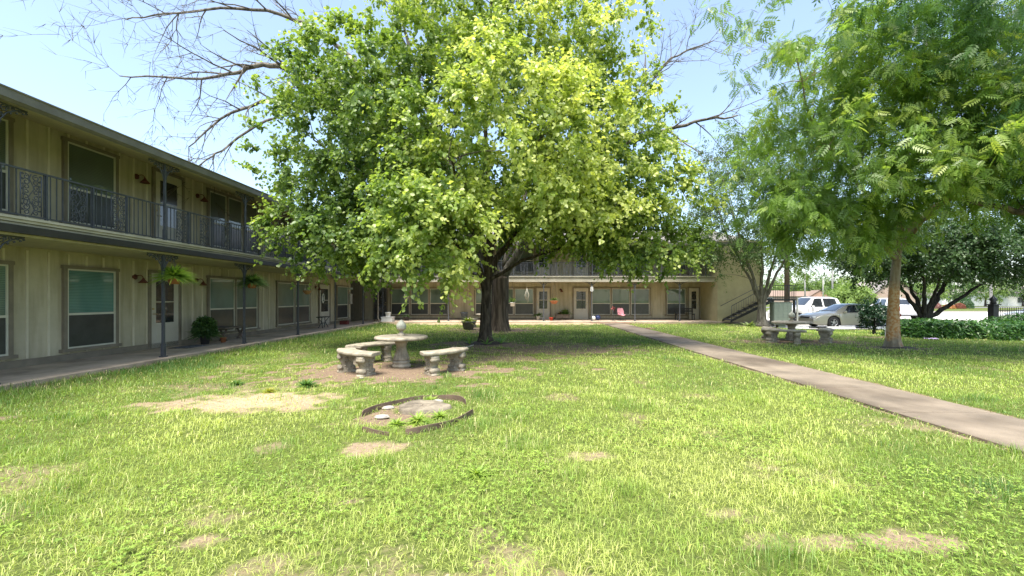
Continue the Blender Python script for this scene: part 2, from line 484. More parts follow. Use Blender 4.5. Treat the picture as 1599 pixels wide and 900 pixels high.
# back wing: the recess on the left has a darker taupe wall
q = MB(); q.box(-10.4, 12.6, 0, 9, -.1, 5.3); battened(q, -10.3, 12.6, PZ+.1, 2.5); battened(q, -10.3, 12.6, UF+.1, 5.28)
q.build('wall', [M_WALL, M_WALL], bld, loc=(0, WY, 0))
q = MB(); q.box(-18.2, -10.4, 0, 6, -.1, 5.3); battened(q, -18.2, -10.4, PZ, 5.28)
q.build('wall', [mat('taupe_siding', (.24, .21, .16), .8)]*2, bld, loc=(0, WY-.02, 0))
q = MB(); q.box(-8.6, 12.17, -.03, 0, PZ+.001, PZ+.1)
q.build('base_trim', M_TRIM, bld, loc=(0, WY, 0))
# end wall with stairs
q = MB(); q.box(12.17, 14.9, 26.0, 37.4, -.1, 5.05); q.build('wall', mat('yellow_stucco', (.42, .38, .215), .85, .08, 3, bump=.3, bscale=90), bld)

# balcony slabs + fascia
q = MB(); q.box(-10.3, -8.52, -12, 26.4, 2.56, 2.84); q.box(-8.52, 12.168, 26.4, 28.4, 2.56, 2.84)
q.build('balcony_floor', mat('balcony_soffit_paint', (.48, .43, .29), .8), bld)
q = MB()
for k, (dz, px) in enumerate(((2.73, .0), (2.785, .03), (2.835, .055))):
    x = -8.519+px
    q.box(-8.6+.081, x+.05, -12, 26.3-.0-px, dz, dz+.045)
    q.box(-8.3, 12.165, 26.31-px-.03, 26.39, dz, dz+.045)
q.build('fascia', M_FASCIA, bld)
q = MB(); q.box(-8.519, -8.40, -12, 26.2, 2.60, 2.729)
q.build('gutter', M_DARK, bld)
q = MB(); q.box(-8.5, 12.165, 26.30, 26.398, 2.52, 2.729)
q.build('fascia_board', M_FASCIA, bld)

# roof
q = MB()
EX = -8.40; EZ = 4.86
# roof deck left wing: eave line x=EX, rising to x=-16
sl = .27
q.add([(EX, -12, EZ), (EX, 26.0+0, EZ), (-16, 33.6, EZ+sl*7.6), (-16, -12, EZ+sl*7.6), (-23.6, 33.6, EZ), (-23.6, -12, EZ)], [(0, 1, 2, 3), (3, 2, 4, 5)])
q.add([(EX, 26.0, EZ), (15.2, 26.0, EZ), (15.2, 33.6, EZ+sl*7.6), (-16, 33.6, EZ+sl*7.6), (15.2, 41, EZ), (-23.6, 41, EZ)], [(0, 1, 2, 3), (3, 2, 4, 5)])
q.add([(15.0, 26.2, EZ), (15.0, 40.8, EZ), (15.0, 33.6, EZ+sl*7.3)], [(0, 1, 2)])
q.build('roof', M_ROOF, bld)
q = MB()
q.add([(EX-.08, -12, 4.76), (EX-.08, 26.1, 4.76), (WX, 28.4, 5.24), (WX, -12, 5.24)], [(0, 1, 2, 3)])
q.add([(EX-.08, 26.1, 4.76), (15.1, 26.1, 4.76), (15.1, 28.4, 5.24), (WX, 28.4, 5.24)], [(0, 1, 2, 3)])
q.build('soffit', mat('cream_soffit', (.60, .52, .32), .8), bld)
q = MB()
prof = [(0, 0), (.03, .0), (.09, .04), (.10, .17), (.12, .185), (.12, .205), (0, .205)]
def gut(q, a, b, out):
    for t in range(len(prof)-1):
        pass
    vs = [];
    for p in (a, b):
        for (o, z) in prof: vs.append((p[0]+out[0]*o, p[1]+out[1]*o, p[2]+z))
    n = len(prof)
    fs = [(i, i+1, n+i+1, n+i) for i in range(n-1)] + [tuple(range(n)), tuple(range(2*n-1, n-1, -1))]
    q.add(vs, fs)
gut(q, (EX-.06, -12, 4.75), (EX-.06, 25.96, 4.75), (1, 0))
gut(q, (EX+.04, 26.06, 4.75), (15.2, 26.06, 4.75), (0, -1))
q.build('gutter', M_GUTTER, bld)
q = MB(); q.box(EX-.09, EX-.062, -12, 26.0, 4.752, 4.92); q.box(EX-.05, 15.2, 26.07, 26.1, 4.752, 4.92)
q.build('fascia', M_FASCIA, bld)

def tr(parent_rz, origin, p):
    c, s = math.cos(parent_rz), math.sin(parent_rz)
    return (origin[0]+c*p[0]-s*p[1], origin[1]+s*p[0]+c*p[1], origin[2]+p[2])

def window(side, u0, u1, z0, z1, n=1, blind=None, split=.43):
    """u: world Y on the left wing, world X on the back wing"""
    blind = blind or M_BLIND
    w = u1-u0; h = z1-z0
    if side == 'L': org, rz = (WX, (u0+u1)/2, z0), RZL
    else: org, rz = ((u0+u1)/2, WY, z0), 0
    q = MB(); t = .075
    q.box(-w/2, -w/2+t, -.065, 0, .04, h-t); q.box(w/2-t, w/2, -.065, 0, .04, h-t)
    q.box(-w/2-.02, w/2+.02, -.07, 0, h-t, h); q.box(-w/2-.06, w/2+.06, -.09, 0, -.03, .04)
    uw = (w-2*t)/n
    for k in range(1, n):
        x = -w/2+t+uw*k; q.box(x-.045, x+.045, -.062, 0, .041, h-t-.001)
    fr = q.build('window', M_TRIM, bld, loc=org, rz=rz)
    for k in range(n):
        xa = -w/2+t+uw*k + (.045 if k else 0); xb = -w/2+t+uw*(k+1) - (.045 if k < n-1 else 0)
        zs = .041+(h-t-.04)*split
        q = MB(); s = .035
        q.box(xa+.001, xa+s, -.05, -.002, .041, h-t-.001); q.box(xb-s, xb-.001, -.05, -.002, .041, h-t-.001)
        q.box(xa+s, xb-s, -.05, -.002, .041, .041+s); q.box(xa+s, xb-s, -.05, -.002, h-t-s, h-t-.001)
        q.box(xa+s, xb-s, -.054, -.002, zs-.025, zs+.025)
        q.build('sash', M_SASH, fr)
        q = MB(); q.box(xa+s, xb-s, -.028, -.003, zs+.025, h-t-s); q.build('pane', blind, fr)
        q = MB(); q.box(xa+s, xb-s, -.034, -.003, .041+s, zs-.025); q.build('screen', M_SCREEN, fr)
    return fr

def door(side, u0, u1, z0, z1, hand=1, dark=False, pane=None):
    w = u1-u0; h = z1-z0
    if side == 'L': org, rz = (WX, (u0+u1)/2, z0), RZL
    else: org, rz = ((u0+u1)/2, WY, z0), 0
    q = MB(); t = .08
    q.box(-w/2, -w/2+t, -.06, 0, 0, h-t); q.box(w/2-t, w/2, -.06, 0, 0, h-t); q.box(-w/2, w/2, -.06, 0, h-t, h)
    d = q.build('door', M_TRIM, bld, loc=org, rz=rz)
    x0, x1 = -w/2+t, w/2-t
    gx0, gx1 = x0+.17, x1-.17; gz0, gz1 = .72, h-t-.22
    q = MB()
    q.box(x0+.002, gx0, -.035, -.001, .02, h-t-.002); q.box(gx1, x1-.002, -.035, -.001, .02, h-t-.002)
    q.box(gx0, gx1, -.035, -.001, .02, gz0); q.box(gx0, gx1, -.035, -.001, gz1, h-t-.002)
    q.box(gx0+.02, gx1-.02, -.045, -.035, .18, .60)
    q.box(gx0, gx1, -.03, -.001, (gz0+gz1)/2-.015, (gz0+gz1)/2+.015)
    q.build('door_leaf', M_IRON if dark else M_DOOR, d)
    q = MB(); q.box(gx0, gx1, -.027, -.002, gz0, gz1); q.build('pane', pane or M_DGLASS, d)
    q = MB(); hx = (x1-.07)*hand; q.tube([(hx, -.035, .98), (hx, -.08, .98), (hx-.1*hand, -.08, .98)], .012, 6)
    q.build('handle', M_BRASS, d)
    q = MB(); q.cbox((hx, -.046, 1.12), (.05, .02, .05)); q.build('deadbolt', M_BRASS, d)
    return d

def wall_lamp(side, u, z):
    if side == 'L': org, rz = (WX, u, z), RZL
    else: org, rz = (u, WY, z), 0
    q = MB(); q.tube([(0, -.001, .06), (0, -.03, .06)], .085, 16)
    arm = [(0, -.03, .06), (0, -.10, .10), (.03, -.16, .12), (.06, -.20, .08), (.07, -.22, .02)]
    q.tube(arm, .013, 8)
    l = q.build('wall_lamp', M_LAMP, bld, loc=org, rz=rz); l.scale = (.85, .85, .85)
    q = MB(); q.lathe([(.02, 0), (.035, -.03), (.05, -.06), (.135, -.16), (.13, -.16), (.045, -.06), (.02, -.03)], (.07, -.22, .03), 18)
    q.build('lamp_shade', M_LAMP, l)
    return l

L = 'L'; B = 'B'
for (z0, z1, up) in ((.31, LT, False), (3.2, UT, True)):
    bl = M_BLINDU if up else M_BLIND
    window(L, 5.5, 8.55, z0, z1, 2, bl)
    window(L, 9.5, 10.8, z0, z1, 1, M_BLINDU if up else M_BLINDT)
    window(L, 13.9, 16.6, z0, z1, 3 if up else 2, bl)
    window(L, 17.84, 20.7, z0, z1, 2, bl)
    window(L, 23.7, 25.3, z0, z1, 1, bl)
    window(L, 1.4, 4.1, z0, z1, 2, bl)
    window(L, -3.4, -1.2, z0, z1, 1, bl)
door(L, 11.68, 12.8, PZ, 2.29, -1); door(L, 21.6, 22.9, PZ, 2.29, 1)
door(L, 11.82, 12.92, UF-.04, 5.17, -1); door(L, 21.6, 22.9, UF-.04, 5.17, 1)
for u in (11.3, 13.45, 21.3): wall_lamp(L, u, 2.02); wall_lamp(L, u+.05, 4.72)
for (z0, z1, up) in ((.36, 2.22, False), (3.2, UT, True)):
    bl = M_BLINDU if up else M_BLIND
    window(B, -8.7, -4.72, z0, z1, 3, bl)
    window(B, -3.05, 1.0, z0, z1, 3, bl)
    window(B, 4.78, 8.78, z0, z1, 3, bl)
    window(B, 9.8, 11.2, z0, z1, 1, bl)
for z0, z1 in ((PZ, 2.26), (UF-.04, 5.17)):
    door(B, -9.85, -8.85, z0, z1, 1, dark=True)
    door(B, 1.05, 2.1, z0, z1, -1); door(B, 3.55, 4.68, z0, z1, 1); door(B, 11.28, 12.1, z0, z1, 1)
    for u in (-4.0, 2.75): wall_lamp(B, u, z0+1.95)

# iron posts with scroll brackets
def curl(c, r, a0, turns, n=22, plane='xz', shrink=.25):
    pts = []
    for i in range(n):
        t = i/(n-1); a = a0+turns*2*math.pi*t; rr = r*(1-(1-shrink)*t)
        pts.append((c[0]+rr*math.cos(a), c[1], c[2]+rr*math.sin(a)))
    return pts
def bracket_mb():
    q = MB()
    for s in (-1, 1):
        q.tube([(s*.025, 0, -.42), (s*.06, 0, -.28), (s*.14, 0, -.15), (s*.27, 0, -.06), (s*.42, 0, -.02)], .014, 6)
        q.tube([(s*.02, 0, -.012), (s*.44, 0, -.012)], .014, 6)
        for (cx, cz, r) in ((.11, -.085, .06), (.24, -.055, .035), (.07, -.2, .035), (.34, -.045, .028), (.165, -.06, .03)):
            q.tube([(s*p[0], p[1], p[2]) for p in curl((cx, 0, cz), r, 1.0, 1.3, 14)], .010, 5)
        for (cx, cz) in ((.43, -.05), (.38, -.075), (.29, -.1), (.2, -.14)):
            q.lathe([(.001, -.02), (.018, -.01), (.018, .01), (.001, .02)], (s*cx, 0, cz), 6)
    return q.mesh('bracket')
BR = bracket_mb(); BR.materials.append(M_IRON)
def post(x, y, z0, z1, rz=0, thick=.026, base=True):
    q = MB()
    q.box(-thick, thick, -thick, thick, 0, z1-z0)
    if base: q.box(-thick*1.4, thick*1.4, -thick*1.4, thick*1.4, 0, .32); q.box(-.06, .06, -.06, .06, 0, .03)
    p = q.build('porch_post', M_IRON, bld, loc=(x, y, z0), rz=rz)
    br = bpy.data.objects.new('bracket', BR); COL.objects.link(br); br.parent = p; br.location = (0, 0, z1-z0)
    return p
POSTY = [.9, 4.0, 6.9, 10.2, 13.2, 16.4, 19.7, 23.2]
for y in POSTY:
    post(-8.6, y, PZ, 2.56, R(90)); post(-8.6, y+.04, UF-.06, 4.76, R(90), .022)
for x in (-4.45, -1.2, 1.5, 4.5, 7.2, 10.0):
    post(x, 26.2 if False else 26.3+.12, PZ, 2.56, 0); post(x+.05, 26.5, UF-.06, 4.78, 0, .022)
post(-8.55, 26.4, PZ, 2.56, 0); 

# balcony railings with cast scroll panels
def scroll_panel_mesh(seed):
    rd = random.Random(seed); q = MB(); w, h = .32, .72
    for s in (-1, 1): q.tube([(s*w/2, 0, 0), (s*w/2, 0, h)], .010, 5)
    q.tube([(0, 0, 0), (.05, 0, .12), (-.05, 0, .3), (.05, 0, .48), (-.03, 0, .64), (0, 0, h)], .008, 5)
    z = .05
    for k in range(8):
        for s in (-1, 1):
            r = .05+.015*rd.random()
            q.tube([(s*p[0], 0, p[2]) for p in curl((.075, 0, z), r, .6+k, 1.25, 12, shrink=.3)], .0085, 5)
            q.cbox((s*(.12+.02*rd.random()), 0, z+.04), (.03, .008, .035), Matrix.Rotation(rd.random()*3, 3, 'Y'))
        z += .088
    me = q.mesh('scroll_panel'); me.materials.append(M_IRON); return me
SPM = [scroll_panel_mesh(1), scroll_panel_mesh(2)]
def railing(org, rz, length, offs=0.0):
    """one run between two posts, local x along the run"""
    q = MB(); z0, z1 = UF+.03, UF+.82
    q.box(0, length, -.017, .017, z1, z1+.03); q.box(0, length, -.012, .012, z0, z0+.022)
    pans = [.38, 1.18, 2.0] if length > 2.6 else [.5]
    for pp in (.78, 1.62, 2.35):
        if pp < length-.2: q.box(pp-.018, pp+.018, -.018, .018, z0-.06, z1)
    x = .11
    while x < length-.05:
        if not any(a-.03 < x < a+.35 for a in pans): q.box(x-.007, x+.007, -.007, .007, z0+.02, z1)
        x += .105
    r = q.build('railing', M_IRON, bld, loc=org, rz=rz)
    for i, a in enumerate(pans):
        o = bpy.data.objects.new('scroll_panel', SPM[i % 2]); COL.objects.link(o); o.parent = r; o.location = (a+.16, 0, z0+.03)
    return r
ys_ = [-2.2] + POSTY + [26.4]
for a, b_ in zip(ys_[:-1], ys_[1:]): railing((-8.6, a, 0), R(90), b_-a-.03)
xs_ = [-8.5, -4.4, -1.15, 1.55, 4.55, 7.25, 10.05, 12.1]
for a, b_ in zip(xs_[:-1], xs_[1:]): railing((a, 26.5, 0), 0, b_-a-.03)

# downspout at the inner corner and at the roof
q = MB(); q.tube([(-8.34, 25.2, 2.60), (-8.36, 25.3, 2.45), (-8.5, 25.35, 2.3), (-8.5, 25.35, .35), (-8.44, 25.3, .2), (-8.2, 25.1, .05)], .045, 8)
q.build('downspout', M_TRIM, bld)
# meter box at the wall end and house number
q = MB(); q.box(-.16, .16, -.12, 0, 0, .62); q.box(-.03, .03, -.07, -.02, .62, .74)
q.build('meter_box', mat('meter_grey', (.5, .49, .45), .5), bld, loc=(WX, 25.58, 1.15), rz=RZL, bevel=.01)
cu = bpy.data.curves.new('house_number', 'FONT'); cu.body = '8'; cu.size = .42; cu.extrude = .01; cu.align_x = 'CENTER'
cu.materials.append(mat('white_enamel', (.8, .8, .78), .4, .03))
_t = bpy.data.objects.new('tmp', cu); me = bpy.data.meshes.new_from_object(_t); bpy.data.objects.remove(_t)
o = bpy.data.objects.new('house_number', me); COL.objects.link(o); o.parent = bld; o.location = (4.5, 26.36, 1.93); o.rotation_euler = (R(90), 0, 0)

# stairs at the end wall
st = thing('staircase', (12.5, 25.2, 0), 'dark metal outdoor stairs rising along the yellow end wall', 'staircase')
q = MB(); n = 8; rise = (1.46-PZ)/n; run = .29
for i in range(n):
    q.cbox((i*run, 0, PZ+rise*(i+1)-.02), (.30, .95, .045))
q.build('tread', mat('dark_stair_concrete', (.10, .095, .09), .8), st)
q = MB()
for s in (-.5, .5):
    q.add([(-.2, s-.02, PZ), (-.2, s+.02, PZ), (n*run-.1, s-.02, 1.44-.2), (n*run-.1, s+.02, 1.44-.2), (-.2+.05, s-.02, PZ+.16), (-.15, s+.02, PZ+.16), (n*run-.1, s-.02, 1.44), (n*run-.1, s+.02, 1.44)],
          [(0, 1, 3, 2), (4, 6, 7, 5), (0, 2, 6, 4), (1, 5, 7, 3), (0, 4, 5, 1), (2, 3, 7, 6)])
q.build('stringer', M_DARK, st)
q = MB(); q.box(n*run-.1, n*run+1.35, -.55, .55, 1.36, 1.46); q.box(n*run-.05, n*run+.05, -.5, -.4, -.1, 1.36); q.box(n*run+1.2, n*run+1.3, -.5, -.4, -.3, 1.36)
q.build('landing', M_DARK, st)
q = MB()
for s in (-.48,):
    q.tube([(-.1, s, PZ+rise+.8), (n*run-.1, s, 1.46+.85)], .02, 6)
    q.tube([(-.1, s, PZ), (-.1, s, PZ+rise+.8)], .016, 6)
    for k in range(1, 17):
        x = -.1+k*.14
        if x < n*run: q.tube([(x, s, PZ+(x+.1)/(n*run)*1.38+.02), (x, s, PZ+rise+.8+(x+.1)/(n*run)*1.33)], .009, 5)
q.tube([(-.3, .48, PZ+.95), (n*run-.1, .48, 1.46+.85)], .02, 6)
q.build('stair_railing', M_IRON, st)
q = MB(); x0 = n*run; x1 = x0+1.32
q.tube([(x0, -.5, 2.25), (x1, -.5, 2.25), (x1, .5, 2.25)], .018, 6)
q.tube([(x0, -.5, 1.52), (x1, -.5, 1.52), (x1, .5, 1.52)], .014, 6)
for k in range(11): q.tube([(x0+k*.132, -.5, 1.46), (x0+k*.132, -.5, 2.25)], .011, 5)
for k in range(8): q.tube([(x1, -.5+k*.14, 1.46), (x1, -.5+k*.14, 2.25)], .011, 5)
q.build('landing_railing', M_IRON, st)
# ------------------------------------------------------------------ trees
HEART = (np.array([(0, 0, 0), (-.40, .22, .07), (-.36, .60, .05), (0, 1, -.10), (.36, .60, .05), (.40, .22, .07)]), np.array([(0, 1, 2, 3), (0, 3, 4, 5)]))
OVAL = (np.array([(0, 0, 0), (-.27, .45, .04), (0, 1, -.06), (.27, .45, .04)]), np.array([(0, 1, 2, 3)]))
def _pinnate(npair=5):
    V = [(-.008, 0, 0), (.008, 0, 0), (.005, 1, -.10), (-.005, 1, -.10)]; Fq = [(0, 1, 2, 3)]
    for i in range(npair):
        t = .16+.84*i/npair; z = -.10*t*t; l = .36*(1-.35*abs(t-.5)*1.3)
        for s in (-1, 1):
            k = len(V)
            V += [(0, t, z), (s*l*.5, t+.0, z+.03), (s*l, t+.20, z-.06), (s*l*.4, t+.13, z+.02)]
            Fq.append((k, k+1, k+2, k+3) if s > 0 else (k+3, k+2, k+1, k))
    k = len(V); V += [(0, .97, -.1), (-.06, 1.1, -.1), (0, 1.28, -.18), (.06, 1.1, -.1)]; Fq.append((k, k+1, k+2, k+3))
    return np.array(V), np.array(Fq)
PINN = _pinnate()

def norm(a): return a/np.maximum(np.linalg.norm(a, axis=-1, keepdims=True), 1e-9)
def leaf_cloud(name, P, T, N, size, tint, tpl, m, parent):
    tv, tf = tpl
    T = norm(T); Bv = norm(np.cross(T, N)); Nn = np.cross(Bv, T)
    size = np.asarray(size).reshape(-1, 1, 1)
    V = P[:, None, :] + size*(tv[None, :, 0:1]*Bv[:, None, :] + tv[None, :, 1:2]*T[:, None, :] + tv[None, :, 2:3]*Nn[:, None, :])
    n, k = len(P), len(tv)
    Fa = (tf[None] + (np.arange(n)*k)[:, None, None]).reshape(-1, 4)
    me = np_mesh(name, V.reshape(-1, 3), Fa, {'tint': np.repeat(np.clip(tint, 0, 1), k)})
    return link_mesh(name, me, m, parent)

def bez(a, b, c, n=6):
    return [a*(1-t)**2+b*2*t*(1-t)+c*t*t for t in [i/(n-1) for i in range(n)]]

def smooth_path(pts, sub=5, jit=0, rd=None):
    pts = [Vector(p) for p in pts]; out = []
    for i in range(len(pts)-1):
        p0 = pts[max(i-1, 0)]; p1 = pts[i]; p2 = pts[i+1]; p3 = pts[min(i+2, len(pts)-1)]
        for k in range(sub):
            t = k/sub
            p = .5*((2*p1)+(p2-p0)*t+(2*p0-5*p1+4*p2-p3)*t*t+(3*p1-p0-3*p2+p3)*t**3)
            if jit and (i or k): p = p+Vector((rd.uniform(-jit, jit), rd.uniform(-jit, jit), rd.uniform(-jit, jit)))
            out.append(p)
    out.append(pts[-1]); return out

def tree(base, label, cat, limbs, lobes, m_bark, m_leaf, tpl, lsize, leaves_per, twig=.5, twigs=5, group=None,
         seed=1, droop=.55, name='broadleaf_tree', tintf=None, branch_r=.018, jitter=.03, sides=12, skip_branch=False, hang=1.0, grow_tip=.35):
    """limbs: [(points, r0, r1)] relative to base; lobes: [(cx,cy,cz, rx,ry,rz, nclumps)] in world metres"""
    rd = random.Random(seed); rg = np.random.default_rng(seed)
    root = thing(name, base, label, cat, group=group)
    bb = Vector(base)
    q = MB(); nodes = []
    for j, (pts, r0, r1) in enumerate(limbs):
        pp = smooth_path(pts, 5, jitter*(0 if j == 0 else 1), rd)
        n = len(pp); rr = [r0+(r1-r0)*(i/(n-1))**.85 for i in range(n)]
        if j == 0:   # root flare
            for i in range(n):
                z = pp[i].z
                rr[i] = rr[i]*(1+.55*math.exp(-max(z, 0)/.16))
        q.tube(pp, rr, sides if j == 0 else max(6, sides-4))
        nodes += [(p, rr[i]) for i, p in enumerate(pp) if p.z > 1.2]
    NP = np.array([tuple(p) for p, r in nodes]); NR = np.array([r for p, r in nodes])
    C = []; O = []; RS = []
    for (cx, cy, cz, rx, ry, rz, nc) in lobes:
        d = norm(rg.normal(size=(nc, 3)))
        rr = .40+.62*np.sqrt(rg.random((nc, 1)))
        wob = .85+.3*rg.random((nc, 1))
        p = d*np.minimum(rr*wob, 1.1)*np.array([rx, ry, rz])+np.array([cx, cy, cz])
        C.append(p-np.array(base)); O.append(d); RS.append(rr[:, 0])
    C = np.concatenate(C); O = np.concatenate(O); RS = np.concatenate(RS)
    nC = len(C)
    # branches to the clumps
    if not skip_branch:
        DN = NP.copy(); DR = NR.copy()
        first = np.array([np.min(np.linalg.norm(NP-c, axis=1)) for c in C])
        for i in np.argsort(first):
            c = C[i]
            dd = np.linalg.norm(DN-c, axis=1) + np.maximum(DN[:, 2]-c[2]+.1, 0)*1.2 + np.where(DR < .012, .25, 0)
            k = int(np.argmin(dd)); a = Vector(DN[k]); e = Vector(c)
            L = (e-a).length
            mid = (a+e)/2 + Vector((rd.uniform(-.12, .12)*L, rd.uniform(-.12, .12)*L, .14*L))
            r0 = min(DR[k]*.7, branch_r*(.6+.35*L)); n = 5
            pp = bez(a, mid, e, n); rr = [r0+(min(.006, r0)-r0)*t/(n-1) for t in range(n)]
            q.tube(pp, rr, 4, cap=False)
            DN = np.concatenate([DN, np.array([tuple(p) for p in pp[1:]])]); DR = np.concatenate([DR, np.array(rr[1:])])
    q.build('trunk', m_bark, root)
    # twigs
    nt_ = twigs
    tw = norm(O[:, None, :]*.8 + rg.normal(size=(nC, nt_, 3))*.75 + np.array([0, 0, .12]))
    tl = twig*(.6+.6*rg.random((nC, nt_)))
    lp = leaves_per//nt_
    s = (np.arange(lp)[None, None, :]+rg.random((nC, nt_, lp)))/lp
    P = C[:, None, None, :] + tw[:, :, None, :]*(tl[:, :, None, None]*s[..., None])
    P[..., 2] -= (droop*tl[:, :, None]*s**2)*.5
    side = rg.normal(size=P.shape); 
    P = P + side*.03*lsize/.1
    td = tw[:, :, None, :]*.45 + norm(rg.normal(size=P.shape))*.75 + np.array([0, 0, -hang*droop])
    Nn = norm(rg.normal(size=P.shape))*.75 + np.array([0, -.15, .85]) + O[:, None, None, :]*.5
    sz = lsize*(.5+.8*rg.random(P.shape[:-1])**.8)*(1-.25*s)
    clt = rg.random((nC, 1, 1)); twt = rg.random((nC, nt_, 1))
    ti = .1+.28*clt+.22*twt+grow_tip*s**2*np.clip(RS-.4, 0, 1)[:, None, None]*1.5+.12*(rg.random(P.shape[:-1])-.5)
    if tintf is not None: ti = ti + tintf(P+np.array(base))
    leaf_cloud('crown', P.reshape(-1, 3), td.reshape(-1, 3), Nn.reshape(-1, 3), sz.ravel(), ti.ravel(), tpl, m_leaf, root)
    return root

M_BARK1 = bark_mat('dark_brown_bark', (.035, .028, .022), (.11, .09, .07), 14)
M_BARK2 = bark_mat('old_furrowed_bark', (.045, .036, .028), (.15, .12, .09), 9, .12)
M_BARKD = bark_mat('grey_dead_wood', (.08, .07, .055), (.23, .205, .165), 9, .3)
M_BARK3 = bark_mat('grey_bark', (.09, .08, .06), (.22, .20, .16), 12)
M_BARK5 = bark_mat('blackish_bark', (.02, .018, .016), (.06, .055, .045), 12)
M_LEAF1 = leaf_mat('lime_heart_leaves', (.06, .125, .045), (.23, .32, .07), (.56, .59, .19), .32, .44)
M_LEAF3 = leaf_mat('small_grey_green_leaves', (.05, .085, .03), (.10, .16, .05), (.20, .28, .09), .5, .4)
M_LEAF4 = leaf_mat('fresh_pinnate_leaves', (.065, .13, .045), (.21, .32, .07), (.48, .50, .12), .33, .48, 1.4)
M_LEAF6 = leaf_mat('bluish_pinnate_leaves', (.05, .115, .055), (.14, .25, .085), (.33, .41, .11), .33, .45, 1.4)
M_LEAF5 = leaf_mat('dark_green_leaves', (.025, .052, .018), (.05, .10, .028), (.11, .17, .045), .45, .3)

# 1  the big lime-green tree
def t1(P):
    x, y, z = P[..., 0], P[..., 1], P[..., 2]
    return .30*sstep(-3.5, 2.5, x)*sstep(14, 10.5, y) + .22*sstep(13, 9, y)*sstep(-4, -1, x) - .04*sstep(-3.0, -6.0, x) + .16*sstep(6, 10, z) - .25*sstep(13.5, 18, y)-.08  # tint rises to the front right and the top, falls at the back
tree((-1.15, 14.2, -.02), 'big spreading lime-green tree behind the round stone table', 'tree',
     [([(0, 0, 0), (.01, 0, 1.0), (.05, 0, 2.0), (.12, .05, 3.2), (.1, 0, 5), (0, -.1, 8), (.2, 0, 11.4)], .225, .03),
      ([(.03, 0, 1.75), (-.35, -.2, 2.7), (-1.6, -.7, 4.0), (-3.4, -1.1, 5.2), (-5.2, -1.2, 6.4)], .15, .02),
      ([(.05, 0, 2.0), (.5, .1, 3.0), (1.7, 0, 4.3), (3.6, -.4, 5.6), (4.9, -.6, 6.8)], .15, .02),
      ([(.05, 0, 2.2), (0, -.6, 3.0), (-.2, -2.0, 3.7), (-.3, -3.8, 4.3), (-.4, -5.0, 4.6)], .085, .02),
      ([(.08, 0, 2.4), (.2, .9, 3.6), (.4, 2.6, 5.4), (.5, 4, 7)], .09, .02),
      ([(.1, 0, 3.0), (-.9, -.2, 4.4), (-2.2, -.4, 6.6), (-2.9, -.4, 8.8)], .09, .02),
      ([(.1, 0, 3.2), (1.1, -.2, 4.8), (2.2, -.3, 7), (2.8, -.2, 9)], .09, .02),
      ([(.05, 0, 2.0), (-1.4, -1.0, 2.8), (-3.0, -1.8, 3.3), (-4.6, -2.0, 3.6)], .07, .015),
      ([(.05, 0, 2.1), (1.6, -.6, 2.9), (3.4, -1.0, 3.2), (5.2, -1.1, 3.3)], .07, .015),
      ([(.1, 0, 3.6), (.9, -1.4, 4.8), (1.8, -2.6, 6.0)], .06, .015),
      ([(.1, 0, 3.6), (-.6, -1.4, 5.2), (-1.4, -2.6, 7.0)], .06, .015)],
     [(-1.2, 14.0, 7.4, 4.9, 4.4, 4.2, 520), (-5.15, 13.0, 6.0, 2.45, 2.6, 2.8, 280), (2.4, 13.6, 6.1, 2.5, 2.8, 3.5, 250), (-4.7, 12.2, 3.4, 2.2, 1.9, 1.2, 140),
      (-.2, 13.6, 10.6, 4.0, 3.0, 2.6, 230), (-2.0, 9.8, 3.15, 1.4, 1.4, 1.3, 85), (-.3, 10.4, 5.6, 2.6, 1.8, 2.0, 120), (1.0, 10.9, 4.1, 1.4, 1.3, .9, 50),
      (3.4, 13.3, 4.9, 2.4, 2.0, 1.4, 90), (-.6, 13.2, 4.7, 3.0, 2.4, 1.2, 90), (4.0, 13.2, 3.2, 1.9, 1.5, .85, 75), (2.1, 12.3, 4.2, 1.7, 1.5, 1.0, 70), (-3.6, 11.2, 7.0, 2.2, 1.8, 2.2, 90), (-3.0, 12.0, 3.5, 1.5, 1.5, .9, 60)],
     M_BARK1, M_LEAF1, HEART, .118, 96, .62, 6, seed=11, tintf=t1, jitter=.05)

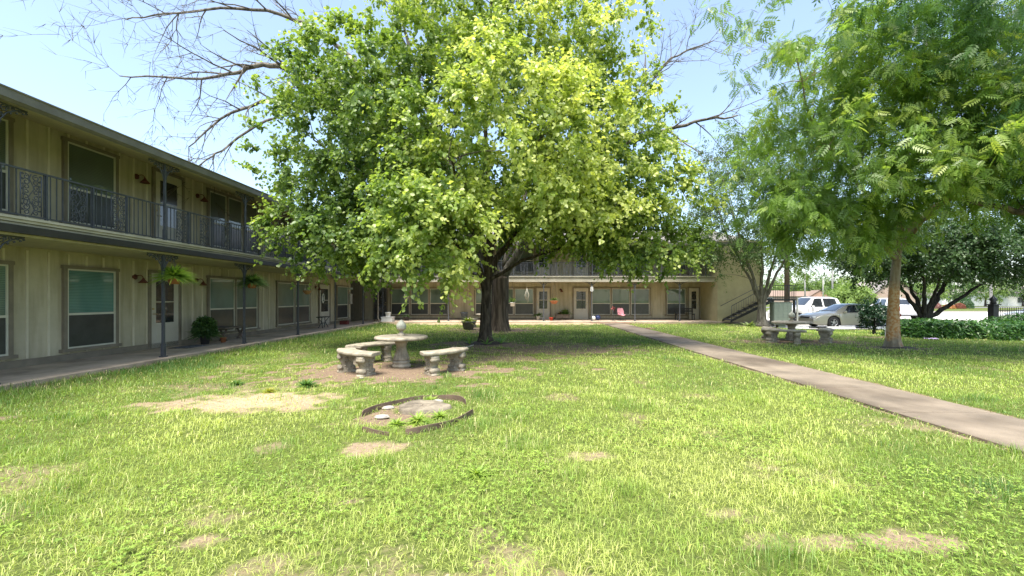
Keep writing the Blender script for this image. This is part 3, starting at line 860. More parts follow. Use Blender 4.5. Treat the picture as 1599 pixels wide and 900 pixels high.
# 2  the half dead tree behind it
def dead_tree():
    rd = random.Random(5)
    root = thing('bare_tree', (-.92, 19.4, -.02), 'thick old tree with bare dead limbs arching over the lime-green tree', 'tree')
    q = MB()
    tp = smooth_path([(0, 0, -.1), (0, 0, .8), (.02, 0, 1.7), (.02, 0, 2.5)], 6)
    rr = [.40*(1+.4*math.exp(-max(p.z, 0)/.25)) for p in tp]
    vs_n = 22
    q.tube(tp, rr, vs_n)
    q.build('trunk', M_BARK2, root)
    qb = MB(); qt = MB()
    def spawn(p, d, L, r, depth, gr=-.02):
        n = max(3, int(L/.32)); pts = [p]; dd = d.normalized(); cur = p
        for i in range(n):
            dd = (dd + Vector((rd.gauss(0, .13), rd.gauss(0, .13), rd.gauss(0, .13)+gr))).normalized()
            cur = cur + dd*(L/n); pts.append(cur)
        (qb if r > .02 else qt).tube(pts, [r*(1-.8*i/n) for i in range(n+1)], 6 if r > .03 else 4, cap=False)
        if depth <= 0: return
        k = int(L*(3.0 if depth == 1 else 2.4))+2
        for i in range(k):
            j = rd.randint(max(1, n//4), n); dirn = (pts[j]-pts[j-1]).normalized()
            ax = Vector((rd.gauss(0, 1), rd.gauss(0, 1), rd.gauss(0, 1))).cross(dirn).normalized()
            nd = (dirn*.75+ax*rd.uniform(.45, .95)+Vector((0, 0, gr))).normalized()
            spawn(pts[j], nd, L*rd.uniform(.28, .55), max(r*(1-.8*j/n)*.6, .0065), depth-1, gr)
    def limb(pts, r0, r1, nb, lb=2.2, gr=-.02, start=.35, depth=2):
        pp = smooth_path(pts, 6, .05, rd); n = len(pp)
        rr = [r0+(r1-r0)*i/(n-1) for i in range(n)]
        rr = [r*.85 for r in rr]
        qb.tube(pp, rr, 9)
        for b in range(nb):
            j = int(n*(start+(1-start)*(b+rd.random())/nb)); j = min(max(j, 1), n-1)
            dirn = (pp[j]-pp[j-1]).normalized()
            ax = Vector((rd.gauss(0, 1), rd.gauss(0, 1), rd.gauss(0, 1))).cross(dirn).normalized()
            spawn(pp[j], dirn*.8+ax*.8, lb*rd.uniform(.5, 1.1), min(rr[j]*.55, .05), depth, gr)
    limb([(0, 0, 2.4), (-1.5, -.6, 4.6), (-3.4, -1.6, 7.2), (-5.0, -2.4, 8.8), (-6.9, -3.2, 9.9), (-8.6, -3.8, 10.1), (-10.0, -4.2, 9.5), (-12.9, -4.8, 9.2)], .30, .02, 22, 2.4, -.05)
    limb([(-3.4, -1.6, 7.2), (-5.4, -2.8, 8.4), (-7.4, -3.8, 8.9), (-9.2, -4.6, 8.0), (-10.2, -5.2, 6.6)], .14, .02, 17, 1.9, -.06)
    limb([(-3.0, -1.2, 6.6), (-4.8, -1.4, 9.6), (-6.4, -1.8, 11.8), (-8.6, -2.6, 12.8), (-11.5, -3.4, 12.4), (-13.6, -3.8, 11.8)], .16, .02, 18, 2.6, -.02)
    limb([(-1.0, -.4, 3.8), (-2.4, -.6, 8.0), (-3.6, -.6, 11.2), (-4.4, -.6, 14.5)], .24, .05, 16, 2.6, .05)
    limb([(-3.6, -.6, 11.2), (-3.0, -1.0, 13.0), (-2.8, -1.0, 15.5)], .14, .05, 6, 2.0, .05)
    limb([(-7.6, -4.0, 8.4), (-8.6, -5.0, 7.0), (-9.3, -5.6, 6.0), (-9.9, -5.9, 5.3)], .06, .012, 12, 1.4, -.04)
    limb([(.1, 0, 2.4), (1.6, -.6, 4.8), (3.6, -1.4, 7.2), (5.6, -2.0, 8.0), (7.6, -2.4, 8.5), (9.6, -2.6, 8.8)], .26, .03, 14, 2.0, -.01)
    limb([(2.6, -1.0, 6.1), (4.4, -1.4, 9.0), (6.0, -1.8, 10.2), (7.2, -2.0, 11.4), (8.8, -2.2, 12.0)], .12, .02, 14, 2.0, .02)
    limb([(.2, .2, 3.0), (1.4, .6, 7.0), (3.4, 1.0, 11.0), (5.0, 1.2, 13.5)], .18, .04, 12, 2.4, .03)
    limb([(3.6, -1.4, 7.2), (5.2, -2.4, 7.0), (6.6, -3.0, 6.4), (7.6, -3.2, 5.0)], .07, .012, 10, 1.3, -.05)
    # broken stub
    qb.tube([(-5.0, -2.4, 8.8), (-4.95, -2.45, 9.7), (-4.7, -2.5, 10.1)], [.09, .07, .05], 8)
    qb.build('limbs', M_BARKD, root); qt.build('twigs', M_BARKD, root)
dead_tree()

# 3  multi-stem grey-green tree by the stairs
st3 = []
rd3 = random.Random(3)
for k in range(8):
    a = k*2*math.pi/8+.3; s = .9+.5*rd3.random()
    st3.append(([(.08*math.cos(a), .08*math.sin(a), 1.1+.1*k/8), (.45*math.cos(a)*s, .45*math.sin(a)*s, 2.5), (1.3*math.cos(a)*s, 1.3*math.sin(a)*s, 4.8), (2.2*math.cos(a)*s, 2.2*math.sin(a)*s, 8.0)], .11, .02))
tree((13.45, 23.5, 0), 'grey-green tree with many upright stems beside the yellow end wall', 'tree',
     [([(0, 0, -.05), (0, 0, .7), (.02, 0, 1.5), (.02, 0, 2.0)], .27, .15)]+st3,
     [(13.4, 23.5, 7.0, 4.2, 3.2, 3.6, 340), (11.2, 23.2, 5.2, 2.2, 2.0, 2.2, 90), (15.6, 23.4, 5.6, 2.2, 2.0, 2.6, 80), (12.5, 23.6, 9.6, 2.4, 2, 1.8, 60)],
     M_BARK3, M_LEAF3, OVAL, .13, 96, .8, 8, seed=23, jitter=.04)

# 4  tree with peeling trunk
def peel_mat():
    m = bark_mat('peeling_orange_bark', (.16, .13, .09), (.30, .26, .19), 8, .3)
    nt = m.node_tree; b = nt.nodes['Principled BSDF']
    tc = [n for n in nt.nodes if n.type == 'TEX_COORD'][0]
    sp = nt.nodes.new('ShaderNodeSeparateXYZ'); nt.links.new(tc.outputs['Object'], sp.inputs[0])
    nz = nt.nodes.new('ShaderNodeTexNoise'); nz.inputs['Scale'].default_value = 2.6; nz.inputs['Detail'].default_value = 5
    nt.links.new(tc.outputs['Object'], nz.inputs['Vector'])
    r1 = nt.nodes.new('ShaderNodeValToRGB'); e = r1.color_ramp.elements
    e[0].position = .035; e[0].color = (0, 0, 0, 1); e[1].position = .09; e[1].color = (1, 1, 1, 1)
    k = e.new(.42); k.color = (1, 1, 1, 1); k = e.new(.50); k.color = (.12, .12, .12, 1)
    dv = nt.nodes.new('ShaderNodeMath'); dv.operation = 'MULTIPLY_ADD'; dv.inputs[1].default_value = .24; nt.links.new(sp.outputs[2], dv.inputs[0])
    ns = nt.nodes.new('ShaderNodeMath'); ns.operation = 'MULTIPLY_ADD'; ns.inputs[1].default_value = .22; ns.inputs[2].default_value = -.11
    nt.links.new(nz.outputs['Fac'], ns.inputs[0]); nt.links.new(ns.outputs[0], dv.inputs[2]); nt.links.new(dv.outputs[0], r1.inputs[0])
    n2 = nt.nodes.new('ShaderNodeTexNoise'); n2.inputs['Scale'].default_value = 16; n2.inputs['Detail'].default_value = 6
    nt.links.new(tc.outputs['Object'], n2.inputs['Vector'])
    r2 = nt.nodes.new('ShaderNodeValToRGB'); r2.color_ramp.elements[0].position = .42; r2.color_ramp.elements[0].color = (.42, .20, .07, 1)
    r2.color_ramp.elements[1].position = .58; r2.color_ramp.elements[1].color = (.52, .36, .20, 1); nt.links.new(n2.outputs['Fac'], r2.inputs[0])
    mx = nt.nodes.new('ShaderNodeMix'); mx.data_type = 'RGBA'
    old = b.inputs['Base Color'].links[0].from_socket
    nt.links.new(r1.outputs[0], mx.inputs[0]); nt.links.new(old, mx.inputs[6]); nt.links.new(r2.outputs[0], mx.inputs[7]); nt.links.new(mx.outputs[2], b.inputs['Base Color'])
    return m
M_PEEL = peel_mat()
def t4(P): return .16*sstep(11, 7, P[..., 1]) - .16*sstep(11.5, 14, P[..., 1])  # tint rises towards the front, falls behind the trunk
tree((11.4, 12.9, -.02), 'feathery-leaved tree with peeling orange bark standing in a dirt ring', 'tree',
     [([(0, 0, -.03), (0, 0, .8), (.03, 0, 1.8), (.1, 0, 2.6), (.22, 0, 3.6), (.3, -.1, 5.2), (.3, -.2, 7.5)], .185, .05),
      ([(.1, 0, 2.7), (-.9, -.4, 3.5), (-1.9, -1.5, 4.9), (-3.5, -1.7, 5.8), (-4.6, -2.5, 7.6)], .075, .015),
      ([(.2, 0, 3.3), (1.0, -.6, 4.4), (2.0, -1.5, 5.4), (3.0, -2.4, 6.2)], .10, .02),
      ([(.2, 0, 3.0), (-.1, -1.2, 3.8), (-.4, -2.8, 4.4), (-.6, -4.2, 4.7)], .07, .02),
      ([(.2, 0, 3.8), (-.8, .6, 5.4), (-2, .8, 7.2)], .08, .02),
      ([(.2, 0, 3.9), (1.2, .8, 5.4), (2.4, 1.2, 7.2)], .08, .02)],
     [(7.6, 11.4, 5.0, 1.7, 1.8, 2.0, 80), (9.3, 11.2, 5.5, 2.5, 2.4, 2.4, 150), (11.9, 11.8, 6.5, 3.0, 2.8, 2.6, 165), (10.4, 9.4, 5.1, 1.9, 1.5, 1.2, 60), (12.7, 10.2, 5.1, 1.9, 1.6, 1.2, 65),
      (6.9, 10.4, 8.3, 2.4, 2.2, 1.2, 30), (8.6, 10.2, 7.6, 1.8, 1.8, 1.2, 40), (9.0, 12.0, 3.4, 1.6, 1.4, .8, 40)],
     M_PEEL, M_LEAF4, PINN, .30, 28, .6, 5, seed=41, tintf=t4, hang=1.1, jitter=.04, grow_tip=.3)

# 6  big tree off to the right whose limbs reach in
tree((18.6, 9.2, 0), 'large feathery tree at the right edge reaching a dark limb into view', 'tree',
     [([(0, 0, -.03), (0, 0, 1.0), (-.1, 0, 2.2), (-.1, 0, 4), (0, 0, 7)], .42, .12),
      ([(-.1, 0, 1.9), (-1.6, .2, 2.5), (-3.6, .5, 2.8), (-5.6, .7, 3.15), (-6.9, .8, 3.55), (-8.2, .9, 3.9)], .20, .04),
      ([(-.1, 0, 2.6), (-2, -.2, 4.4), (-4.4, -.6, 6.6), (-7.0, -1.0, 8.2)], .2, .04),
      ([(-.1, 0, 3.6), (-1.6, -.8, 6.4), (-3.2, -1.2, 9)], .16, .04)],
     [(12.6, 8.8, 8.2, 4.2, 2.6, 2.6, 200), (11.9, 8.7, 5.9, 2.0, 1.6, 1.2, 60), (15.0, 9.4, 5.8, 2.6, 2.2, 1.8, 60), (9.6, 8.8, 8.3, 2.4, 2.0, 1.1, 45),
      (12.4, 10.0, 4.3, 1.3, 1.0, .7, 18)],
     M_BARK2, M_LEAF6, PINN, .30, 28, .6, 5, seed=61, hang=1.1, jitter=.05, grow_tip=.25)

# 5  low dark tree behind the hedge
l5 = []
for k, (ax, ay, h) in enumerate([(-2.0, .2, 3.6), (-1.0, -.6, 4.2), (-.3, .6, 4.6), (.6, -.4, 4.3), (2.2, .2, 3.4), (4.6, -.2, 3.4), (3.0, .8, 4.4)]):
    l5.append(([(.03*k-.1, 0, .5), (ax*.25, ay*.4, 1.3), (ax*.6, ay, 2.4), (ax, ay*1.5, h)], .16, .035))
tree((22.6, 23.6, -.25), 'low dark green tree forking from the ground behind the hedge', 'tree',
     [([(0, 0, -.05), (0, 0, .4), (.05, 0, .9)], .40, .26)]+l5,
     [(22.4, 23.4, 4.3, 3.6, 3.0, 1.7, 330), (26.4, 23.2, 4.0, 3.4, 2.8, 1.5, 250), (20.0, 23.4, 3.9, 2.2, 2.2, 1.3, 130), (24.0, 23.4, 5.6, 3.6, 2.4, 1.4, 120)],
     M_BARK5, M_LEAF5, OVAL, .18, 78, .75, 6, seed=51, jitter=.05)

# 7  small dark bushy tree on the lawn
tree((15.85, 18.9, float(gz(15.85, 18.9))), 'small dark evergreen shrub on a short stem in front of the silver car', 'shrub',
     [([(0, 0, -.03), (0, 0, .2), (.02, 0, .5), (-.05, 0, 1.2)], .06, .02)],
     [(15.85, 18.9, .72, .52, .5, .42, 60), (15.7, 18.9, 1.25, .32, .3, .26, 22), (16.15, 18.9, 1.0, .35, .3, .2, 16), (15.5, 18.85, .95, .25, .2, .2, 10)],
     M_BARK5, leaf_mat('glossy_black_green_leaves', (.012, .032, .014), (.022, .055, .022), (.05, .10, .03), .3, .2), OVAL, .10, 40, .22, 5, seed=71, name='shrub', branch_r=.008)

# far trees
M_LEAFF = leaf_mat('pale_spring_foliage', (.09, .15, .04), (.17, .25, .06), (.30, .38, .12), .6, .4)
M_LEAFG = leaf_mat('mid_green_foliage', (.05, .10, .035), (.09, .16, .045), (.16, .24, .07), .6, .35)
FAR = [  # ground spot x, y, crown radius, height, leaf material, label
    (108, 165, 9, 12.5, 0, 'pale spring-green tree rising behind the low brick house'), (119, 170, 9, 12, 1, 'mid-green tree behind the thin utility pole'),
    (130, 165, 9, 12.5, 0, 'broad pale tree between the two brick houses far back'), (141, 168, 9, 12, 0, 'pale tree far behind the gabled brick house'),
    (153, 172, 10, 13, 1, 'mid-green tree far right of the gabled brick house'), (97, 175, 9, 12, 1, 'mid-green tree far behind the mailboxes'),
    (46.8, 60, 2.4, 3.8, 0, 'small pale tree left of the gabled brick house'), (51.5, 66, 2.6, 4.4, 0, 'small bright tree touching the gabled brick house'),
    (88, 93, 5, 7.0, 0, 'street tree with bright crown behind the round shrub'), (99, 96, 5, 7, 1, 'street tree left of the lantern post'),
    (108, 98, 5, 7.5, 0, 'yellow-green street tree right of the lantern post'), (119, 100, 5, 8, 1, 'street tree farthest right across the road'),
    (76, 88, 5, 7, 1, 'street tree with dark trunk left of the red shrubs')]
for i, (x, y, r, h, mi, lab) in enumerate(FAR):
    z = float(gz(x, y))
    tree((x, y, z), lab, 'tree', [([(0, 0, -.1), (0, 0, 1.2), (.1, 0, 2.4), (.1, .1, h*.7)], .24, .07), ([(.05, 0, 1.6), (r*.3, 0, h*.5), (r*.6, 0, h*.65)], .1, .03), ([(.05, 0, 1.6), (-r*.3, 0, h*.5), (-r*.6, 0, h*.65)], .1, .03)],
         [(x, y, z+h*.62, r, r*.8, h*.36, 50), (x+r*.3, y-1, z+h*.5, r*.6, r*.6, h*.28, 24), (x-r*.4, y-.5, z+h*.48, r*.55, r*.5, h*.26, 22)],
         M_BARK1, (M_LEAFF, M_LEAFG)[mi], OVAL, .42 if y < 120 else .7, 36, 1.1 if y < 120 else 1.8, 6, seed=100+i, group='trees along the far street')
# ------------------------------------------------------------------ garden furniture
def concrete_table(loc, label, dia=1.2, pinelabel=None, sc=1.0, rz=0):
    t = thing('round_table', loc, label, 'table', rz=rz, group='round stone tables')
    r = dia/2
    q = MB(); q.lathe([(r*.55, .60), (r*.94, .605), (r*.985, .615), (r, .635), (r*.99, .66), (r*.96, .675), (r*.90, .68), (.0001, .683)], n=56)
    q.build('tabletop', M_STONE, t)
    q = MB()
    q.lathe([(.205, 0), (.205, .05), (.185, .065), (.17, .08), (.195, .10), (.195, .13), (.165, .15)], n=32)
    q.lathe([(.17, .15), (.175, .18), (.145, .26), (.11, .36), (.10, .44), (.125, .53), (.17, .60), (.24, .603)], n=48, flute=(.17, .56, .07, 12))
    q.build('pedestal', M_STONE, t)
    z = loc[2]+.682
    p = thing('pinecone_finial', (loc[0], loc[1], z), pinelabel, 'ornament', group='stone finials on the tables')
    q = MB(); q.lathe([(.085, 0), (.085, .02), (.07, .03), (.078, .045), (.05, .06), (.035, .09), (.05, .11), (.085, .13), (.10, .15), (.10, .16), (.05, .165)], n=24)
    q.build('foot', M_STONE, p)
    q = MB(); vs = []; fs = []; n = 20; rows = 16
    for j in range(rows+1):
        u = j/rows; zz = .15+.20*u; rr = .098*math.sin(math.pi*(.18+.82*u)**.8)**.75 if u < 1 else .002
        rr = max(rr, .003)
        for k in range(n):
            a = 2*math.pi*(k+.5*(j % 2))/n
            rb = rr*(1+.09*((j+k) % 2))
            vs.append((rb*math.cos(a), rb*math.sin(a), zz))
    for j in range(rows):
        for k in range(n): fs.append((j*n+k, j*n+(k+1) % n, (j+1)*n+(k+1) % n, (j+1)*n+k))
    q.add(vs, fs, True); q.build('cone', mat('weathered_pale_stone', (.46, .46, .38), .8, .2, 12, bump=.6), p)
    return t

def scroll_leg_mb():
    """carved S-scroll leg block: profile in xz (x radial), thick along y"""
    q = MB()
    prof = []
    n = 26
    def wv(t): return .5+.5*math.cos(t)
    R_ = []
    for i in range(n+1):
        z = .375*i/n; u = i/n
        o = .165 + .030*math.cos(u*4.6*math.pi/2+.4) - .03*math.sin(u*math.pi)
        R_.append((o, z))
    L_ = [(-(.15+.028*math.cos(u*2.2*math.pi)-.02*math.sin(u*math.pi)), .375*u) for u in [i/n for i in range(n+1)]]
    poly = R_+L_[::-1]
    for yy, s in ((-.055, -1), (.055, 1)):
        pass
    N = len(poly)
    vs = [(x, -.08, z) for x, z in poly]+[(x, .08, z) for x, z in poly]
    fs = [(i, (i+1) % N, N+(i+1) % N, N+i) for i in range(N)]
    q.add(vs, fs, True)
    # side faces as strips
    for s in (0, 1):
        off = 0 if s == 0 else N
        st_ = [(off+i, off+i+1, off+N-2-i, off+N-1-i) for i in range(n)]
        q.f += [f if s else f[::-1] for f in st_]; q.s += [False]*n; q.mi += [0]*n
    # scroll volutes on the outer edge and relief on the sides
    for (cx, cz, r) in ((.145, .30, .045), (.135, .09, .05), (-.12, .29, .035), (-.115, .09, .04)):
        q.tube([(cx, -.09, cz), (cx, .09, cz)], r, 14); q.tube([(cx, -.098, cz), (cx, .098, cz)], r*.45, 10)
    for s in (-1, 1):
        for (cx, cz) in ((.02, .29), (-.03, .20), (.04, .13), (-.05, .1), (.0, .24), (.06, .2), (-.07, .27), (.0, .06)):
            q.lathe([(.001, -.018), (.026, -.008), (.026, .008), (.001, .018)], (cx, s*.08, cz), 7)
    q.box(-.17, .17, -.095, .095, -.01, .035); q.box(-.16, .16, -.095, .095, .355, .38)
    return q
def curved_bench(center, mid, label, r0=1.02, r1=1.42, span=62, z=0, group='curved stone benches around the table', tilt=0):
    """center: centre of the table it faces; mid: angle of the bench's middle"""
    c = (center[0]+math.cos(R(mid))*(r0+r1)/2, center[1]+math.sin(R(mid))*(r0+r1)/2)
    o = thing('curved_bench', (c[0], c[1], z), label, 'bench', rz=R(mid), group=group)
    rm = (r0+r1)/2
    q = MB(); n = 20; prof = [(r0+.02, .385), (r0, .40), (r0, .435), (r0+.025, .455), (r1-.03, .46), (r1, .44), (r1, .40), (r1-.02, .385)]
    vs = []; K = len(prof)
    for i in range(n+1):
        a = R(-span/2+span*i/n)
        e = 1.0
        for (r, zz) in prof:
            rr = r
            vs.append((rr*math.cos(a)-rm, rr*math.sin(a), zz))
    fs = []
    for i in range(n):
        for k in range(K): fs.append((i*K+k, i*K+(k+1) % K, (i+1)*K+(k+1) % K, (i+1)*K+k))
    fs.append(tuple(range(K-1, -1, -1))); fs.append(tuple(n*K+k for k in range(K)))
    q.add(vs, fs, False)
    q.build('seat', M_STONE, o, bevel=.012)
    for s in (-1, 1):
        a = R(s*span*.31)
        scroll_leg_mb().build('leg', M_STONE, o, loc=(rm*math.cos(a)-rm, rm*math.sin(a), 0), rz=a)
    return o

TA = (-2.59, 9.25)
concrete_table((TA[0], TA[1], 0), 'round stone pedestal table on bare dirt in front of the big lime-green tree', 1.14, 'stone pinecone finial on the nearest round table')
curved_bench(TA, -130, 'curved stone bench nearest the viewer, left of the table pedestal', .92, 1.30)
curved_bench((TA[0]+.2, TA[1]), -38, 'curved stone bench on the right side of the nearest table', .95, 1.33, span=54)
curved_bench(TA, 143, 'curved stone bench behind the nearest table on its left', .92, 1.30)
TB = (9.65, 15.0)
G2 = 'curved stone benches around the far right table'
zB = float(gz(*TB))
concrete_table((TB[0], TB[1], zB), 'round stone table on the lawn right of the path', 1.25, 'round-topped stone finial on the table right of the path')
curved_bench(TB, -134, 'curved stone bench in front of the table right of the path', 1.0, 1.38, group=G2, span=58)
curved_bench((TB[0]+.12, TB[1]+.1), -38, 'curved stone bench seen end-on, right of the table beyond the path', .8, 1.18, group=G2)
curved_bench((TB[0]+.2, TB[1]-.1), 166, 'curved stone bench half hidden behind the front bench beyond the path', .8, 1.15, group=G2)
TC = (-1.75, 22.4)
G3 = 'stone benches by the old trunk'
concrete_table((TC[0], TC[1], 0), 'round stone table mostly hidden behind the two tree trunks', 1.15, 'stone finial on the table hidden behind the trunks')
curved_bench(TC, -150, 'curved stone bench left of the two tree trunks near the porch', .8, 1.15, group=G3)

# stump inside its broken edging
s = thing('tree_stump', (-1.32, 5.74, -.035), 'flat grey weathered tree stump inside the broken ring of edging', 'stump')
q = MB(); n = 40; vs = []; fs = []
rows = [(1.12, -.03), (1.05, .03), (1.0, .075), (.97, .085), (.6, .088), (.25, .09), (.02, .09)]
for j, (f, z) in enumerate(rows):
    for k in range(n):
        a = 2*math.pi*k/n; r = .30*(1+.10*math.sin(3*a+1)+.05*math.sin(7*a)+.03*math.sin(11*a))
        zz = z + (.012*math.sin(a*2+f*5) if j > 2 else 0)
        vs.append((1.08*f*r*math.cos(a), .92*f*r*math.sin(a), zz))
for j in range(len(rows)-1):
    for k in range(n): fs.append((j*n+k, j*n+(k+1) % n, (j+1)*n+(k+1) % n, (j+1)*n+k))
q.add(vs, fs, True); q.build('stump_wood', mat('weathered_stump', (.26, .22, .16), .9, .3, 5, bump=1.0, bscale=14, col2=(.11, .09, .065)), s)
M_EDGE = mat('brown_edging', (.17, .115, .08), .8, .3, 6)
def edging(pts, label, h=.075):
    pts = smooth_path([(x, y, 0) for x, y in pts], 8)
    q = MB(); vs = []; n = len(pts)
    for i, p in enumerate(pts):
        d = (pts[min(i+1, n-1)]-pts[max(i-1, 0)]).normalized(); w = Vector((-d.y, d.x, 0))*.006
        hh = h*(1+.07*math.sin(i*.37))*(.7 if i in (0, n-1) else 1); ln = w*(.8*math.sin(i*.13))
        for s_, z in ((-1, -.03), (1, -.03), (1, hh), (-1, hh)): vs.append(p+w*s_+(ln if z > 0 else Vector())+Vector((0, 0, z)))
    fs = [(i*4+k, i*4+(k+1) % 4, i*4+4+(k+1) % 4, i*4+4+k) for i in range(n-1) for k in range(4)]
    fs += [(3, 2, 1, 0), tuple((n-1)*4+k for k in range(4))]
    q.add(vs, fs); o = q.build('garden_edging', M_EDGE)
    tag(o, label, 'garden edging', 'pieces of the broken edging ring')
edging([(-2.0, 5.36), (-1.88, 5.70), (-1.66, 6.0), (-1.38, 6.19), (-1.1, 6.25), (-.86, 6.14), (-.76, 5.95)], 'long curved brown edging strip behind the stump')
edging([(-.60, 5.45), (-.70, 5.16), (-.88, 4.88), (-1.12, 4.68), (-1.25, 4.62)], 'straight brown edging strip in front of the stump on the right')
edging([(-1.78, 4.78), (-1.6, 4.66), (-1.42, 4.58)], 'short leftover of brown edging in front of the stump on the left', .05)
for i, (x, y, r, lab) in enumerate([(-1.78, 5.72, .055, 'white stone beside the left end of the long edging strip'), (-1.72, 5.28, .06, 'pale stone left of the stump on bare soil'), (-1.18, 6.1, .05, 'small white stone behind the stump'), (-2.95, 7.88, .03, 'small white pebble on the dirt in front of the nearest table')]):
    q = MB(); rd = random.Random(i); vs = []; n = 10
    for j, (f, z) in enumerate([(.7, -.2), (1, .1), (.85, .45), (.4, .6), (.02, .62)]):
        for k in range(n):
            a = 2*math.pi*k/n; rr = r*f*(1+.2*math.sin(2*a+i)+.12*rd.random()); vs.append((rr*1.3*math.cos(a), rr*math.sin(a), r*z))
    fs = [(j*n+k, j*n+(k+1) % n, (j+1)*n+(k+1) % n, (j+1)*n+k) for j in range(4) for k in range(n)]
    q.add(vs, fs); tag(q.build('stone', mat('pale_limestone', (.36, .33, .28), .85, .1, 8), None, loc=(x, y, .01)), lab, 'stone', 'loose pale stones')

# ------------------------------------------------------------------ plants and porch things
M_FERN = leaf_mat('fern_fronds', (.09, .17, .03), (.22, .36, .05), (.42, .52, .10), .45, .4)
M_TERRA = mat('terracotta', (.42, .16, .07), .8, .15, 9)
M_DPOT = mat('charcoal_pot', (.045, .045, .05), .5, .2, 6)
M_WOOD = mat('grey_weathered_wood', (.20, .16, .12), .85, .25, 6)
M_WHITEP = mat('white_plastic', (.72, .72, .70), .45, .05, 5)
def fern(parent, c, r, n, seed=0, m=None, name='foliage', droop=1.0, wide=.05, elo=.25):
    rg = np.random.default_rng(seed); V = []; Fq = []; T = []
    K = 7
    for i in range(n):
        a = rg.random()*2*math.pi; el = rg.uniform(elo, 1.5); L = r*rg.uniform(.8, 1.3); dp = droop*rg.uniform(.25, 1.1)
        d = np.array([math.cos(a), math.sin(a), 0]); up = np.array([0, 0, 1.0])
        w = np.array([-math.sin(a), math.cos(a), 0])
        ti = rg.random()*.8
        for k in range(K):
            t0 = k/K; t1 = (k+.85)/K
            def pt(t): return np.array(c)+d*L*(t*math.cos(el)+.25*t*t)+up*L*(t*math.sin(el)*.9-dp*.75*t*t)
            p0, p1 = pt(t0), pt(t1); ww = wide*r/.4*math.sin(math.pi*(.12+.85*(k+.5)/K))
            for s_ in (-1, 1):
                b0 = len(V); sag = np.array([0, 0, -.35*ww])
                V.extend([p0, p0+w*s_*ww*.6+sag+(p1-p0)*.3, p1+w*s_*ww+sag+(p1-p0)*.5, p1]); T.extend([ti+.2*k/K]*4); Fq.append((b0, b0+1, b0+2, b0+3))
    me = np_mesh(name, np.array(V), np.array(Fq), {'tint': np.clip(T, 0, 1)})
    return link_mesh(name, me, m or M_FERN, parent)
def pot(parent, r, h, m, z=0, taper=.7):
    q = MB(); q.lathe([(r*taper, z), (r*.95, z+h*.85), (r*1.06, z+h*.86), (r*1.06, z+h), (r*.92, z+h), (r*.88, z+h*.9), (.001, z+h*.9)], n=22)
    return q.build('pot', m, parent)
def hanging_fern(x, y, z, r, label, seed, m=None, potm=None, top=2.52):
    t = thing('hanging_fern', (x, y, z), label, 'hanging plant', group='hanging baskets along the porch')
    pot(t, .14, .15, potm or M_TERRA, -.08)
    fern(t, (0, 0, .10), r*.86, 620, seed, m, wide=.026, elo=-.1, droop=.7)
    q = MB()
    for k in range(3):
        a = k*2.1; q.tube([(.13*math.cos(a), .13*math.sin(a), .06), (0, 0, top-z-.05)], .004, 4)
    q.build('hanger', M_IRON, t); return t
hanging_fern(-8.52, 10.42, 1.93, .40, 'bushy hanging fern in terracotta basket at the porch post by the front door', 1)
hanging_fern(-8.52, 13.45, 1.90, .40, 'spiky hanging fern in front of the double window', 2, leaf_mat('duller_fern', (.04, .09, .03), (.09, .17, .05), (.2, .28, .08), .5, .35))
hb = thing('hanging_basket', (-8.75, 17.4, 1.80), 'empty tan coir hanging basket beside the third porch window', 'basket', group='hanging baskets along the porch')
q = MB(); q.lathe([(.05, -.14), (.12, -.09), (.17, 0), (.17, .02), (.15, 0), (.001, -.05)], n=20); q.build('liner', mat('coir', (.42, .22, .09), .9), hb)
q = MB()
for k in range(3): q.tube([(.16*math.cos(k*2.1), .16*math.sin(k*2.1), .01), (0, 0, .72)], .005, 4)
q.build('hanger', M_IRON, hb)
q = MB(); q.box(-.15, .15, -.01, .01, -.05, .05); q.tube([(-.12, 0, .05), (0, 0, .18), (.12, 0, .05)], .004, 4); q.tube([(0, 0, .18), (0, 0, .35)], .004, 4)
hs = q.build('hanging_sign', M_WHITEP, None, loc=(-9.2, 22.9, 2.02), rz=0); tag(hs, 'small white plaque hanging in front of the last window on the left', 'sign')

pf = thing('potted_fern', (-9.75, 13.1, PZ), 'big dark leafy fern in a black pot beside the front door', 'potted plant')
pot(pf, .19, .34, M_DPOT)
M_PF = leaf_mat('deep_green_fern', (.025, .065, .02), (.06, .13, .035), (.13, .22, .06), .45, .3)
fern(pf, (0, 0, .34), .46, 150, 5, M_PF, wide=.06, droop=.8, elo=.1)
rg = np.random.default_rng(12); n = 2600; d_ = norm(rg.normal(size=(n, 3))); P = d_*np.array([.42, .42, .34])*(rg.random((n, 1))**.4)*(.75+.4*fbm(d_[:, 0]*2.5+4, d_[:, 2]*2.5+d_[:, 1], 4)[:, None])+np.array([0, 0, .62])
pf.scale = (.78, .78, .86)
leaf_cloud('leaves', P, d_+rg.normal(size=(n, 3))*.6+np.array([0, 0, -.4]), norm(rg.normal(size=(n, 3)))+np.array([0, 0, .8]), .07+.05*rg.random(n), rg.random(n), OVAL, M_PF, pf)
q = MB(); pr = thing('flower_pot', (-9.55, 13.62, PZ), 'small terracotta pot between the black fern pot and the wooden bench', 'pot'); pot(pr, .09, .16, M_TERRA)
